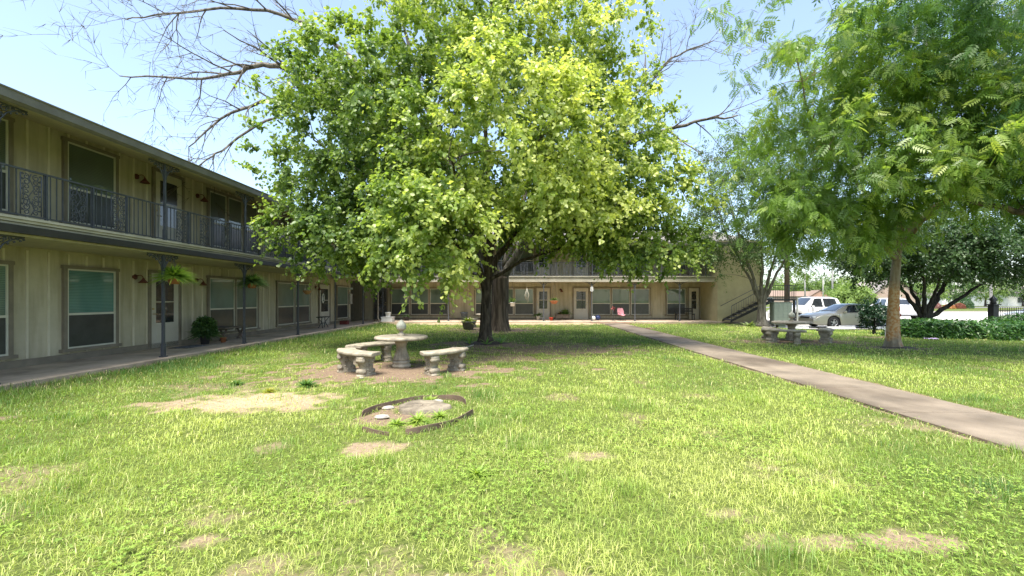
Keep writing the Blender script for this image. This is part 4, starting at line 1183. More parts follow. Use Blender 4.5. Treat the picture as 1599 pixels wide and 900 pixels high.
def plank_bench(loc, rz, w, h, d, label, m, group=None, xleg=True):
    t = thing('plank_bench', loc, label, 'bench', rz=rz, group=group)
    q = MB()
    for k in range(3): q.box(-w/2, w/2, -d/2+k*d/3+.005, -d/2+(k+1)*d/3-.005, h-.035, h)
    q.build('seat', m, t)
    for s in (-1, 1):
        q = MB(); x = s*(w/2-.15)
        for k in (-1, 1): q.cbox((x+k*.012*1, 0, (h-.035)/2), (.035, .06, math.hypot(h-.035, d*.7)), Matrix.Rotation(k*math.atan2(d*.7, h), 3, 'X'))
        q.build('leg', m, t)
    return t
plank_bench((-9.9, 14.55, PZ), R(90), 1.15, .44, .36, 'weathered plank bench with splayed legs under the double window', M_WOOD)
# mat
q = MB(); q.box(-.42, .42, -.27, .27, 0, .014); tag(q.build('door_mat', mat('grey_braided_mat', (.16, .16, .17), .95, .5, 22), None, loc=(-9.65, 12.35, PZ+.002), rz=R(90)), 'oval grey door mat in front of the nearest front door', 'door mat')
# old machine-like planter stand near second door
t = thing('plant_stand', (-9.45, 20.35, PZ), 'rusty iron plant stand with curled legs under the third porch window', 'plant stand')
q = MB(); q.box(-.42, .42, -.15, .15, .50, .54); q.build('tray', M_DARK, t)
for s in (-1, 1):
    q = MB(); q.tube([(s*.36, -.1, .5), (s*.18, 0, .28), (s*.3, .1, .0)], .018, 6); q.tube([(s*.36, .1, .5), (s*.18, 0, .28), (s*.3, -.1, 0)], .018, 6)
    q.tube(curl((s*.12, 0, .2), .09, 0, 1.4), .012, 5); q.build('leg', M_IRON, t)
t.rotation_euler[2] = R(90)
t = thing('crate', (-9.5, 22.9, PZ), 'small dark red box on the porch by the second door', 'box'); q = MB()
q.box(-.2, .2, -.14, .14, 0, .02); q.box(-.2, .2, -.14, -.12, .02, .2); q.box(-.2, .2, .12, .14, .02, .2); q.box(-.2, -.18, -.12, .12, .02, .2); q.box(.18, .2, -.12, .12, .02, .2)
q.build('body', mat('dark_red_wood', (.16, .03, .025), .7), t)
# round white ornament on second door
q = MB(); q.lathe([(.001, -.006), (.17, -.006), (.18, 0), (.17, .006), (.001, .006)], n=28)
o = q.build('door_sign', M_WHITEP, None, loc=(WX+.075, 22.0, 1.5)); o.rotation_euler = (0, R(90), 0); o.scale = (1.5, .8, 1); tag(o, 'oval white sign with a black letter on the second front door', 'sign')
q = MB(); q.box(-.10, -.06, -.06, .06, .007, .012); q.box(.06, .10, -.06, .06, .007, .012); q.box(-.06, .06, -.02, .02, .007, .012); q.build('letter', M_DARK, o)

# inner corner things: dark grill, white bins
t = thing('barbecue_grill', (-8.9, 26.6, PZ), 'black covered barbecue in the shaded inner corner of the porch', 'barbecue')
q = MB(); q.lathe([(.05, .5), (.2, .52), (.27, .62), (.28, .72), (.25, .84), (.12, .93), (.02, .95)], n=20); q.build('bowl', M_DARK, t)
for k in range(3):
    q = MB(); a = k*2.09; q.tube([(.1*math.cos(a), .1*math.sin(a), .55), (.3*math.cos(a), .3*math.sin(a), 0)], .015, 6); q.build('leg', M_DARK, t)
t = thing('storage_tub', (-8.0, 25.7, PZ), 'two stacked white plastic tubs on the porch edge at the inner corner', 'tub')
q = MB(); q.prism([(-.36, -.2), (.30, -.2), (.33, .2), (-.36, .2)], 0, .26); q.box(-.38, .36, -.22, .22, .26, .29); q.build('body', M_WHITEP, t, bevel=.01)
t = thing('bucket', (-8.0, 25.7, PZ+.292), 'white bucket standing on the plastic tub', 'bucket')
q = MB(); q.lathe([(.13, 0), (.16, .26), (.17, .26), (.17, .28), (.14, .28), (.12, .03), (.001, .03)], n=22); q.build('body', M_WHITEP, t)
def potted(loc, r, h, m, fr, n, label, seed, leafm=None, cat='potted plant', wide=.06, droop=.7):
    t = thing('potted_plant', loc, label, cat); pot(t, r, h, m); fern(t, (0, 0, h*.9), fr, n, seed, leafm, wide=wide, droop=droop); return t
M_DK = leaf_mat('house_plant_leaves', (.03, .07, .02), (.07, .14, .035), (.18, .26, .06), .5, .3)
potted((-7.2, 26.9, PZ), .2, .25, M_DPOT, .28, 40, 'dark pot with a trailing plant beneath the hanging macrame on the back porch', 8, M_DK)
potted((-3.65, 27.8, PZ), .24, .5, mat('slate_blue_pot', (.12, .15, .18), .5), .1, 6, 'tall slate-blue pot against the back wall right of the triple window', 9, M_DK)
potted((-2.45, 20.2, 0), .32, .40, mat('big_grey_pot', (.16, .16, .15), .7, .2, 8), .36, 60, 'large grey tub of yellow-green leaves left of the tree trunk', 10, leaf_mat('yellowish_bedding', (.10, .17, .03), (.28, .36, .05), (.5, .5, .1), .5, .3))
potted((1.2, 27.6, PZ), .13, .26, M_WHITEP, .36, 55, 'white pot of dark leaves with pale flowers below the back window', 12, M_DK)
potted((2.0, 26.8, PZ), .13, .22, mat('red_pot', (.5, .06, .03), .6), .12, 12, 'small red pot at the foot of the white back door', 13, M_DK)
t = thing('hanging_planter', (2.15, 26.45, 1.15), 'terracotta bowl of flowers hanging in front of the white back door', 'hanging plant', group='planters hanging over the back porch'); pot(t, .27, .2, M_TERRA, 0, .5); fern(t, (0, 0, .18), .3, 50, 14, M_DK, droop=.6)
q = MB()
for k in range(3): q.tube([(.25*math.cos(k*2.1), .25*math.sin(k*2.1), .2), (0, 0, 1.38)], .005, 4)
q.build('hanger', M_IRON, t)
t = thing('hanging_planter', (-.45, 26.45, 1.0), 'white hanging pot with tall dark leaves before the back window', 'hanging plant', group='planters hanging over the back porch'); pot(t, .15, .24, M_WHITEP, 0, .85); fern(t, (0, 0, .22), .36, 34, 15, M_DK, droop=.1)
q = MB()
for k in range(3): q.tube([(.14*math.cos(k*2.1), .14*math.sin(k*2.1), .24), (0, 0, 1.53)], .005, 4)
q.build('hanger', M_IRON, t)
# macrame wind chimes
for (x, z, lab) in ((.45, 2.45, 'pale macrame hanger in front of the window beside the white back door'), (-7.1, 2.45, 'pale macrame hanger beside the dark side door')):
    q = MB(); rd = random.Random(int(x*10)); q.tube([(0, 0, 0), (0, 0, -.3)], .012, 5)
    for k in range(8):
        a = k*.785; q.tube([(0, 0, -.3), (.14*math.cos(a), .14*math.sin(a), -.75), (.10*math.cos(a+.4), .1*math.sin(a+.4), -.95-.3*rd.random())], .009, 5)
    tag(q.build('macrame_hanger', mat('cotton_cord', (.55, .52, .42), .9), None, loc=(x, 26.5, z)), lab, 'macrame hanger')
# wooden planter box with plants
t = thing('planter_box', (2.83, 27.85, PZ), 'low wooden planter bench with potted greenery between the two back doors', 'planter')
q = MB(); q.box(-.46, .46, -.2, .2, .30, .36); q.box(-.42, .42, -.18, .18, .12, .30)
for s in (-1, 1): q.box(s*.42-.03, s*.42+.03, -.2, .2, 0, .30)
q.build('box', M_WOOD, t); fern(t, (.2, 0, .36), .42, 60, 16, M_DK, droop=.25); fern(t, (-.2, 0, .36), .25, 34, 17, leaf_mat('russet_leaves', (.08, .05, .03), (.12, .09, .04), (.2, .16, .06)), droop=.4)
# pink chair
t = thing('patio_chair', (6.5, 26.9, PZ), 'pink shell-back patio chair on the back porch', 'chair', rz=R(12)); t.scale = (.85, .85, .85)
q = MB(); vs = []; M_PINK = mat('pink_paint', (.62, .27, .31), .45, .06, 6)
for j in range(9):
    u = j/8
    for k in range(9):
        v = k/8-.5
        w = .42*(1.0+.16*math.sin(u*3.0)) - (.06 if j == 8 else 0)
        if u < .42: x, y, z = v*w, -.22+u*.95, .40-.03*math.cos(v*3)+.05*abs(v)*2
        else: x, y, z = v*w*(1.1-.25*abs(u-.75)), .18+(u-.42)*.28-.12*abs(v)*2*abs(v), .42+(u-.42)*.85 + (.05 if (j == 8 and k in (1, 4, 7)) else 0)
        vs.append((x, y, z))
fs = [(j*9+k, j*9+k+1, (j+1)*9+k+1, (j+1)*9+k) for j in range(8) for k in range(8)]
q.add(vs, fs, True); o = q.build('seat', M_PINK, t); sm = o.modifiers.new('t', 'SOLIDIFY'); sm.thickness = .015
for s in (-1, 1):
    q = MB(); q.tube([(s*.24, .25, .60), (s*.27, -.05, .60), (s*.25, -.2, .56), (s*.22, -.2, .02), (s*.22, .25, .015)], .012, 6); q.build('side_frame', M_DARK, t)
# toys / balls / windmill / bench
q = MB()
def ball(loc, r, m, lab, name='ball'):
    q = MB(); q.lathe([(max(r*math.sin(math.pi*i/12), .001), r-r*math.cos(math.pi*i/12)) for i in range(13)], n=20); tag(q.build(name, m, None, loc=loc), lab, 'ball')
ball((4.68, 26.9, PZ), .15, M_WHITEP, 'white ball at the foot of the post below the house number')
ball((5.05, 27.3, PZ), .17, mat('navy_plastic', (.03, .05, .16), .4), 'dark blue ball beside the white one on the back porch')
t = thing('garden_pinwheel', (5.95, 26.9, PZ), 'thin metal stake with a red pinwheel left of the pink chair', 'pinwheel')
q = MB(); q.tube([(0, 0, 0), (0, 0, .78)], .012, 6); q.lathe([(.12, 0), (.02, .03)], n=12); q.build('stake', M_IRON, t)
q = MB()
for k in range(4):
    a = k*math.pi/2; q.add([(0, 0, .78), (.15*math.cos(a), .02, .78+.15*math.sin(a)), (.12*math.cos(a+.6), -.02, .78+.12*math.sin(a+.6)), (.0, -.03, .78)], [(0, 1, 2), (0, 2, 3)])
q.build('vanes', mat('red_vane', (.5, .05, .05), .5), t)
t = thing('garden_bench', (10.75, 27.5, PZ), 'dark slatted bench against the single window near the end wall', 'bench')
q = MB()
for k in range(4): q.box(-.62, .62, -.2+k*.1, -.12+k*.1, .40, .425)
q.build('seat', M_DARK, t)
q = MB()
for k in range(3): q.box(-.62, .62, .22, .24, .5+k*.1, .57+k*.1)
q.build('backrest', M_DARK, t)
for s in (-1, 1):
    q = MB(); q.box(s*.55-.03, s*.55+.03, -.2, -.15, 0, .40); q.box(s*.55-.03, s*.55+.03, .18, .22, 0, .8); q.box(s*.55-.028, s*.55+.028, -.15, .18, .35, .40); q.build('leg', M_DARK, t)
q = MB(); q.tube([(0, 0, 0), (0, 0, .02)], .24, 20); tag(q.build('stepping_stone', mat('reddish_flagstone', (.25, .14, .1), .9), None, loc=(6.4, 20.7, .02)), 'flat dark round patch plate on the far end of the path', 'stepping stone')

# mailbox cluster
t = thing('mailbox_cluster', (14.45, 23.4, float(gz(14.45, 23.4))), 'grey-green bank of apartment mailboxes on a pedestal beside the stairs', 'mailboxes')
M_MB = mat('mailbox_grey_green', (.20, .235, .19), .5, .06, 4); M_MB2 = mat('mailbox_door_paint', (.235, .27, .22), .45, .06, 4)
q = MB(); q.box(-.50, .50, -.2, .2, .22, 1.42); q.box(-.54, .54, -.24, .24, 1.42, 1.45); q.box(-.2, .2, -.12, .12, -.05, .22); q.build('cabinet', M_MB, t, bevel=.008)
for i in range(4):
    for j in range(7):
        q = MB(); x = -.47+i*.236; z = .27+j*.162; q.box(x+.004, x+.232, -.215, -.201, z+.003, z+.155); q.box(x+.19, x+.20, -.22, -.215, z+.07, z+.09)
        q.build('mailbox_door', M_MB2, t)
# post beside it
q = MB(); q.box(-.035, .035, -.035, .035, -.1, 1.75); tag(q.build('wooden_post', mat('white_post', (.6, .58, .52), .7), None, loc=(15.5, 23.6, -.2)), 'white wooden post right of the mailboxes', 'post')

# white plastic planter behind the peeling trunk, lilac cloth
t = thing('flower_pot', (14.0, 15.9, 0), 'small white square pot right behind the orange trunk', 'pot'); q = MB(); q.prism([(-.14, -.14), (.14, -.14), (.14, .14), (-.14, .14)], 0, .3); q.prism([(-.16, -.16), (.16, -.16), (.16, .16), (-.16, .16)], .3, .34); q.build('body', M_WHITEP, t)
rg = np.random.default_rng(3); X, Y = np.meshgrid(np.linspace(-.2, .2, 12), np.linspace(-.12, .12, 8)); Z = .02+.05*rg.random(X.shape)
i = np.arange(96).reshape(8, 12); Fq = np.stack([i[:-1, :-1], i[:-1, 1:], i[1:, 1:], i[1:, :-1]], -1).reshape(-1, 4)
tag(link_mesh('cloth', np_mesh('cloth', np.stack([X, Y, Z], -1).reshape(-1, 3), Fq, smooth=True), mat('lilac_fabric', (.5, .38, .6), .8), None, (14.9, 15.3, 0)), 'crumpled lilac cloth lying on the grass before the hedge', 'cloth')

# hosta tufts at the tree foot
for (x, y, r, n, lab) in ((-1.6, 13.6, .28, 9, 'strappy green shoots left of the lime tree trunk'), (-1.05, 13.5, .25, 8, 'short green shoots in front of the lime tree trunk'), (-.62, 13.8, .36, 9, 'taller green shoots right of the lime tree trunk')):
    o = fern(None, (0, 0, 0), r, n, int(r*100), leaf_mat('bulb_leaves%d' % n, (.10, .2, .05), (.16, .3, .06), (.3, .42, .1)), 'bulb_leaves', droop=.35, wide=.05); o.location = (x, y, .03); tag(o, lab, 'plant', 'shoots in the mulch ring')
o = fern(None, (0, 0, 0), .4, 22, 77, leaf_mat('hosta', (.12, .2, .06), (.22, .3, .1), (.35, .42, .18)), 'hosta_plant', droop=.5, wide=.10); o.location = (12.3, 22.7, 0); tag(o, 'pale green plant at the foot of the many-stemmed tree', 'plant')
for i, (x, y, r, lab) in enumerate([(-3.6, 7.15, .17, 'dark weed tuft at the upper edge of the sandy patch'), (-4.0, 6.75, .10, 'yellowish weed tuft on the sandy patch'), (-4.9, 7.3, .13, 'small blue-green weed tuft left of the sandy patch'), (-.35, 3.55, .12, 'dark clover clump in the foreground lawn'), (-1.22, 5.08, .16, 'leafy weed clump between the stump and the front edging strip'), (-1.0, 5.3, .12, 'small weed clump at the right foot of the stump'), (-1.45, 4.98, .12, 'weed clump left of the front edging strip'), (-1.3, 6.12, .12, 'grass tuft behind the stump against the long edging strip')]):
    o = fern(None, (0, 0, 0), r, 90, 90+i, leaf_mat('weed%d' % i, *(((.05, .12, .03), (.09, .18, .04), (.16, .28, .06)) if i == 0 or i == 2 else ((.12, .22, .04), (.26, .38, .06), (.42, .5, .12)) if i != 1 else ((.2, .25, .04), (.32, .34, .05), (.5, .45, .06)))), 'weed_tuft', droop=.8, wide=.05); o.location = (x, y, 0); tag(o, lab, 'weed', 'weed tufts in the lawn')
# mulch mound at the tree
q = MB(); vs = []; n = 30
for j in range(6):
    for k in range(n): a = 2*math.pi*k/n; rr = (1-j/5.0)*(.82+.1*math.sin(3*a)); vs.append((rr*1.15*math.cos(a), rr*.8*math.sin(a), -.03+.10*math.sin(j/5*1.5)))
fs = [(j*n+k, j*n+(k+1) % n, (j+1)*n+(k+1) % n, (j+1)*n+k) for j in range(5) for k in range(n)]
q.add(vs, fs, True); tag(q.build('mulch_bed', M_MULCH, None, loc=(-1.1, 14.0, 0)), kind='structure')
q = MB(); q.add([(v[0]*.75, v[1]*.7, v[2]*.7) for v in vs], fs, True); tag(q.build('mulch_bed', M_MULCH, None, loc=(11.5, 12.8, 0)), kind='structure')
# hose
q = MB(); q.tube(smooth_path([(-1.45, 13.3, .03), (-1.6, 12.9, .02), (-1.75, 12.75, .015), (-1.95, 12.7, .015)], 6), .012, 6); tag(q.build('hose', mat('pale_hose', (.5, .48, .4), .6), None), 'short pale hose end lying by the lime tree trunk', 'hose')

# ------------------------------------------------------------------ hedge
def hedge(label, pts, nleaf, hgt, m, seed, size=.11, name='hedge', zoff=0):
    """pts: polygon footprint as list of (x0,x1,y0,y1)"""
    rg = np.random.default_rng(seed); root = thing(name, (pts[0][0], pts[0][2], float(gz(pts[0][0], pts[0][2]))), label, 'hedge')
    P = []; N = []
    for (x0, x1, y0, y1) in pts:
        n = nleaf
        x = rg.uniform(x0, x1, n); y = rg.uniform(y0, y1, n)
        e = np.minimum.reduce([(x-x0)/.35, (x1-x)/.35, (y-y0)/.3, (y1-y)/.3]); top = hgt*np.clip(np.sqrt(np.clip(e, 0, 1)), .2, 1)*(.78+.42*fbm(x*1.1, y*1.1, seed))
        z = top*(1-rg.random(n)**2*.95)
        front = rg.random(n) < .45
        y = np.where(front, y0+.3*rg.random(n), y); z = np.where(front, top*rg.random(n)**.7, z)
        z = z + gz(x, y)
        P.append(np.stack([x, y, z], -1)); N.append(np.stack([rg.normal(size=n)*.4, np.where(front, -.8, -.1), .6+0*x], -1))
    P = np.concatenate(P)-np.array(root.location); N = np.concatenate(N); n = len(P)
    T = norm(rg.normal(size=(n, 3)))*.8+np.array([0, -.5, -.35])
    leaf_cloud('leaves', P, T, N+rg.normal(size=(n, 3))*.35, size*(.7+.6*rg.random(n)), rg.random(n)*.9, OVAL, m, root)
    q = MB(); rd = random.Random(seed)
    for (x0, x1, y0, y1) in pts:
        for k in range(int((x1-x0)*5)):
            x, y = rd.uniform(x0+.2, x1-.2)-root.location.x, rd.uniform(y0+.25, y1-.25)-root.location.y
            q.tube([(x, y, -.02), (x+.1*rd.uniform(-1, 1), y, hgt*.75)], [.012, .005], 4)
    q.build('stems', M_BARK1, root)
    return root
M_HEDGE = leaf_mat('hedge_leaves', (.03, .08, .025), (.06, .15, .035), (.12, .24, .05), .35, .3)
hedge('long low leafy hedge along the right edge of the lawn', [(14.75, 17.2, 15.6, 17.3), (16.9, 26, 14.9, 17.3)], 13000, .62, M_HEDGE, 5)
M_HEDGE2 = leaf_mat('darker_hedge_leaves', (.02, .055, .02), (.04, .10, .03), (.09, .18, .05), .4, .3)
hedge('darker hedge row behind the long hedge below the iron fence', [(20.6, 28, 18.2, 19.6)], 9000, .85, M_HEDGE2, 6)

M_NBLK = mat('black_iron_paint', (.012, .012, .013), .5)
# iron fence and lamp post at the right
t = thing('iron_fence', (24.8, 22.0, -.3), 'black picket fence on the right behind the hedge', 'fence')
q = MB()
for z in (.25, 1.15): q.box(0, 14, -.02, .02, z, z+.04)
for k in range(118): q.box(.1+k*.118, .1+k*.118+.018, -.009, .009, 0, 1.33)
q.build('pickets', M_NBLK, t)
for k in range(1, 6): q = MB(); q.box(k*2.4-.03, k*2.4+.03, -.03, .03, 0, 1.42); q.build('post', M_NBLK, t)
t = thing('lamp_post', (24.65, 22.0, -.3), 'short black lantern post at the end of the picket fence', 'lamp post')
q = MB(); q.box(-.14, .14, -.14, .14, 0, 1.45); q.box(-.18, .18, -.18, .18, 0, .12); q.build('pillar', M_NBLK, t)
q = MB(); q.box(-.2, .2, -.2, .2, 1.45, 1.5); q.lathe([(.08, 1.5), (.15, 1.53), (.10, 1.62), (.17, 1.75), (.05, 1.88), (.01, 1.98)], n=12); q.build('lantern', M_NBLK, t)
# ------------------------------------------------------------------ vehicles
M_TYRE = mat('tyre_rubber', (.025, .025, .025), .8); M_RIM = mat('alloy', (.45, .45, .46), .35, .05, 5, metal=.7)
M_CGLASS = mat('car_glass', (.03, .035, .04), .08, .2, 2, coat=1, coatr=.02)
M_BLK = mat('black_trim', (.02, .02, .02), .5); M_RED = mat('tail_lens', (.4, .02, .02), .25, .05, 5, coat=.6); M_CLEAR = mat('head_lens', (.6, .62, .64), .15, .1, 12, coat=1)
M_UNDER = mat('wheel_well_black', (.008, .008, .008), .9)
def lerp_prof(pr, x):
    return float(np.interp(x, [p[0] for p in pr], [p[1] for p in pr]))
def car(loc, rz, label, paint, spec, group, cat):
    """local +x = front. spec holds profiles over x in metres"""
    L, W, R_w, wx, top, belt, roofw, sill = spec['L'], spec['W'], spec['rw'], spec['wheels'], spec['top'], spec['belt'], spec['roofw'], spec['sill']
    t = thing(spec['name'], loc, label, cat, rz=rz, group=group)
    xs_ = sorted(set([round(x, 3) for x in np.linspace(-L/2, L/2, 100)]+[spec['top'][i][0] for i in range(len(spec['top']))]))
    rows = []
    def half(x):
        u = abs(x)/(L/2); return W/2*(1-.16*max(0, (u-.80)/.20)**2)
    def arch(x):
        z = sill
        for w in wx:
            d = abs(x-w); ra = R_w+.07
            if d < ra: z = max(z, R_w+math.sqrt(ra*ra-d*d))
        e = max(0, (abs(x)-(L/2-.25))/.25); return z+.06*e
    def section(x):
        w = half(x); zt = lerp_prof(top, x); zb = min(lerp_prof(belt, x), zt-.012); za = min(arch(x), zb-.05); rw = lerp_prof(roofw, x)*W/2
        return [(w*.96, za), (w, za+(zb-za)*.4), (w*.985, zb-.03), (w*.955, zb), (rw, zt-.035), (rw*.86, zt), (0, zt+.015)]
    q = MB(); vs = []; K = 13
    for x in xs_:
        s = section(x)
        ring = [(x, y, z) for y, z in s] + [(x, -y, z) for y, z in s[-2::-1]]
        vs += ring
    n = len(xs_)
    fs = [(i*K+k, i*K+k+1, (i+1)*K+k+1, (i+1)*K+k) for i in range(n-1) for k in range(K-1)]
    fs += [tuple(range(K)), tuple(range(n*K-1, (n-1)*K-1, -1))]
    q.add(vs, fs, True); body = q.build('body', paint, t)
    ed = body.modifiers.new('e', 'EDGE_SPLIT'); ed.split_angle = R(38)
    q = MB(); q.box(-L/2+.25, L/2-.25, -W/2+.22, W/2-.22, sill-.04, sill+.35); q.box(-L/2+.2, L/2-.2, -W/2+.08, W/2-.08, sill, sill+.06)
    q.build('underbody', M_UNDER, t)
    # glass: quads just proud of the cabin surface
    def sp(x, u, s): # side point between belt (u=0) and roof rail (u=1)
        c = section(x); y = c[3][0]+(c[4][0]-c[3][0])*u+.006; z = c[3][1]+(c[4][1]-c[3][1])*u
        return (x, s*y, z+.002)
    for s in (-1, 1):
        for (xa, xb, xc, xd) in spec['side']:   # bottom x range, top x range
            q = MB(); vs = []; M = 8
            for i in range(M+1):
                for j in range(5):
                    u = .05+.86*j/4; x0 = xa+(xc-xa)*j/4; x1 = xb+(xd-xb)*j/4; vs.append(sp(x0+(x1-x0)*i/M, u, s))
            fs = [(i*5+j, (i+1)*5+j, (i+1)*5+j+1, i*5+j+1) for i in range(M) for j in range(4)]
            q.add(vs, fs, True); q.build('side_window', M_CGLASS, t)
    for nm, xa, xb in spec['screens']:
        q = MB(); vs = []
        for i in range(7):
            x = xa+(xb-xa)*i/6; c = section(x); yy = c[4][0]*.93
            for k in range(7): v = -1+2*k/6; vs.append((x+(.006 if xa > 0 else -.006), yy*v, c[5][1]+.012+.015*(1-v*v)-.028*(abs(v) > .9)))
        fs = [(i*7+k, i*7+k+1, (i+1)*7+k+1, (i+1)*7+k) for i in range(6) for k in range(6)]
        q.add(vs, fs, True); q.build(nm, M_CGLASS, t)
    for s in (-1, 1):
        for w in wx:
            q = MB(); y0, y1 = s*(W/2-.24), s*(W/2-.02)
            prof_ = [(R_w*.62, y1), (R_w*.9, y1+.0), (R_w, y1-s*.03), (R_w, y0+s*.03), (R_w*.9, y0)]
            def ringy(r, y, n=26): return [(w+r*math.cos(2*math.pi*k/n), y, R_w+r*math.sin(2*math.pi*k/n)) for k in range(n)]
            vs = []; 
            for r, y in prof_: vs += ringy(r, y)
            fs = [(j*26+k, j*26+(k+1) % 26, (j+1)*26+(k+1) % 26, (j+1)*26+k) for j in range(4) for k in range(26)]
            q.add(vs, fs, True); wh = q.build('wheel', M_TYRE, t)
            q = MB(); q.add(ringy(R_w*.62, y1-s*.012)+ringy(R_w*.55, y1-s*.03), [(k, (k+1) % 26, 26+(k+1) % 26, 26+k) for k in range(26)])
            for k in range(5):
                a = k*2*math.pi/5+.3; c, sn = math.cos(a), math.sin(a)
                q.cbox((w+c*R_w*.3, y1-s*.02, R_w+sn*R_w*.3), (R_w*.58, .02, R_w*.17), Matrix.Rotation(-a, 3, 'Y'))
            q.tube([(w, y1-s*.03, R_w), (w, y1-s*.005, R_w)], R_w*.15, 10); q.build('rim', M_RIM, wh)
            q = MB(); q.add(ringy(R_w*.56, y1-s*.05), [tuple(range(26))]); q.build('brake_disc', M_UNDER, wh)
    # lights, mirrors, handles, bumper openings
    z1 = spec['lightz']
    for s in (-1, 1):
        q = MB(); q.cbox((L/2-.10, s*(W/2-.30), z1), (.16, .36, .12), Matrix.Rotation(s*-.35, 3, 'Z')); q.build('headlight', M_CLEAR, t, bevel=.03)
        q = MB(); q.cbox((-L/2+.07, s*(W/2-.16), spec['tailz']), (.16, .17, spec['tailh'])); q.build('tail_light', M_RED, t, bevel=.02)
        q = MB(); mx_ = spec['mirror']; q.cbox((mx_, s*(W/2+.07), lerp_prof(belt, mx_)+.07), (.10, .18, .13)); q.build('mirror', paint, t, bevel=.03)
        for hx in spec['handles']: q = MB(); q.cbox((hx, s*(W/2-.006), lerp_prof(belt, hx)-.12), (.16, .03, .03)); q.build('door_handle', paint, t, bevel=.008)
    q = MB(); q.cbox((L/2-.03, 0, z1-.02), (.08, W*.42, .11)); q.cbox((L/2-.02, 0, sill+.10), (.07, W*.5, .10)); q.build('grille', M_BLK, t, bevel=.02)
    q = MB(); q.box(-L/2-.03, -L/2+.08, -W/2+.12, W/2-.12, sill+.08, sill+.26); q.build('bumper', spec.get('bump', paint), t, bevel=.03)
    q = MB()
    for s in (-1, 1):
        for dx in spec['seams']: q.box(dx-.004, dx+.004, s*(W/2-.003)-.008, s*(W/2-.003)+.008, sill+.12, lerp_prof(belt, dx)-.03)
    q.build('door_seams', M_BLK, t)
    return t
SEDAN = dict(name='parked_sedan', L=4.95, W=1.82, rw=.325, wheels=(1.38, -1.37), sill=.20,
    top=[(-2.475, .74), (-2.40, .90), (-1.75, .965), (-1.5, 1.0), (-.85, 1.33), (-.3, 1.385), (.15, 1.385), (.4, 1.34), (1.18, .94), (1.9, .84), (2.3, .72), (2.475, .56)],
    belt=[(-2.475, .70), (-1.6, .90), (0, .88), (1.28, .87), (2.1, .74), (2.475, .52)],
    roofw=[(-2.475, .78), (-1.6, .80), (-.8, .62), (.4, .62), (1.3, .80), (2.475, .74)],
    side=[(.0, .90, .0, .38), (-.98, -.08, -.74, -.08)], screens=[('windscreen', .44, 1.12), ('rear_window', -1.46, -.88)],
    lightz=.62, tailz=.74, tailh=.16, mirror=.82, handles=(-.78, .16), seams=(1.08, 0, -.98))
PICK = dict(name='pickup_truck', L=5.75, W=2.02, rw=.40, wheels=(1.85, -1.75), sill=.36,
    top=[(-2.875, 1.20), (-1.35, 1.23), (-1.30, 1.26), (-1.05, 1.84), (-.6, 1.92), (.45, 1.92), (.65, 1.87), (1.25, 1.32), (1.5, 1.27), (2.6, 1.16), (2.82, 1.0), (2.875, .8)],
    belt=[(-2.875, 1.17), (-1.3, 1.22), (1.25, 1.2), (2.6, 1.05), (2.875, .76)],
    roofw=[(-2.875, .92), (-1.35, .92), (-1.05, .72), (.45, .72), (1.25, .86), (2.875, .8)],
    side=[(.10, 1.0, .10, .62), (-.95, .0, -.86, .0)], screens=[('windscreen', .68, 1.22), ('rear_window', -1.28, -1.07)],
    lightz=.88, tailz=.98, tailh=.36, mirror=.86, handles=(-.8, .2), seams=(1.15, .05, -1.05), bump=M_RIM)
M_SILV = mat('champagne_silver_paint', (.40, .38, .32), .32, .03, 2, metal=.35, coat=.8)
M_WHC = mat('white_car_paint', (.72, .72, .72), .3, .02, 2, coat=.8)
M_GRYC = mat('dark_grey_car_paint', (.06, .07, .085), .3, .03, 2, coat=.8)
G = 'vehicles parked in the lot'
car((19.25, 24.9, float(gz(19.25, 24.9))+.012), math.pi, 'champagne silver sedan parked nose-left beside the small dark shrub', M_SILV, SEDAN, G, 'car')
car((20.95, 30.0, float(gz(20.95, 30))+.012), math.pi, 'white crew-cab pickup behind the silver sedan', M_WHC, PICK, G, 'truck')
car((34.85, 39.7, float(gz(34.9, 39.7))+.012), R(76), 'white pickup seen from the back beyond the orange trunk', M_WHC, PICK, G, 'truck')
car((38.6, 31.0, float(gz(38, 31))+.012), R(178), 'silver sedan nose behind the black picket fence', M_SILV, SEDAN, G, 'car')
G = 'cars across the road'
car((125.5, 114, -.42), R(200), 'small silver car parked across the road behind the round shrub', M_SILV, SEDAN, G, 'car')
car((133.5, 114, -.42), R(185), 'dark grey car parked across the road behind the lantern post', M_GRYC, SEDAN, G, 'car')
# wheel stops
M_STOP = mat('white_painted_concrete', (.72, .71, .68), .8, .08, 5)
for i, (x, w) in enumerate([(15.6, 1.0), (17.9, 1.6), (20.3, 1.6), (22.9, 1.6)]):
    lab = ['white concrete wheel stop nearest the mailboxes', 'white wheel stop below the front wheel of the silver sedan', 'white wheel stop beside the small dark shrub', 'white wheel stop hidden behind the orange trunk'][i]
    q = MB(); z = float(gz(x, 23.55))+.012
    q.add([(-w/2, -.09, 0), (w/2, -.09, 0), (w/2, .09, 0), (-w/2, .09, 0), (-w/2+.05, -.05, .13), (w/2-.05, -.05, .13), (w/2-.05, .05, .13), (-w/2+.05, .05, .13)], [(0, 3, 2, 1), (4, 5, 6, 7), (0, 1, 5, 4), (1, 2, 6, 5), (2, 3, 7, 6), (3, 0, 4, 7)])
    tag(q.build('wheel_stop', M_STOP, None, loc=(x, 23.55, z), bevel=.01), lab, 'wheel stop', 'wheel stops along the lot edge')

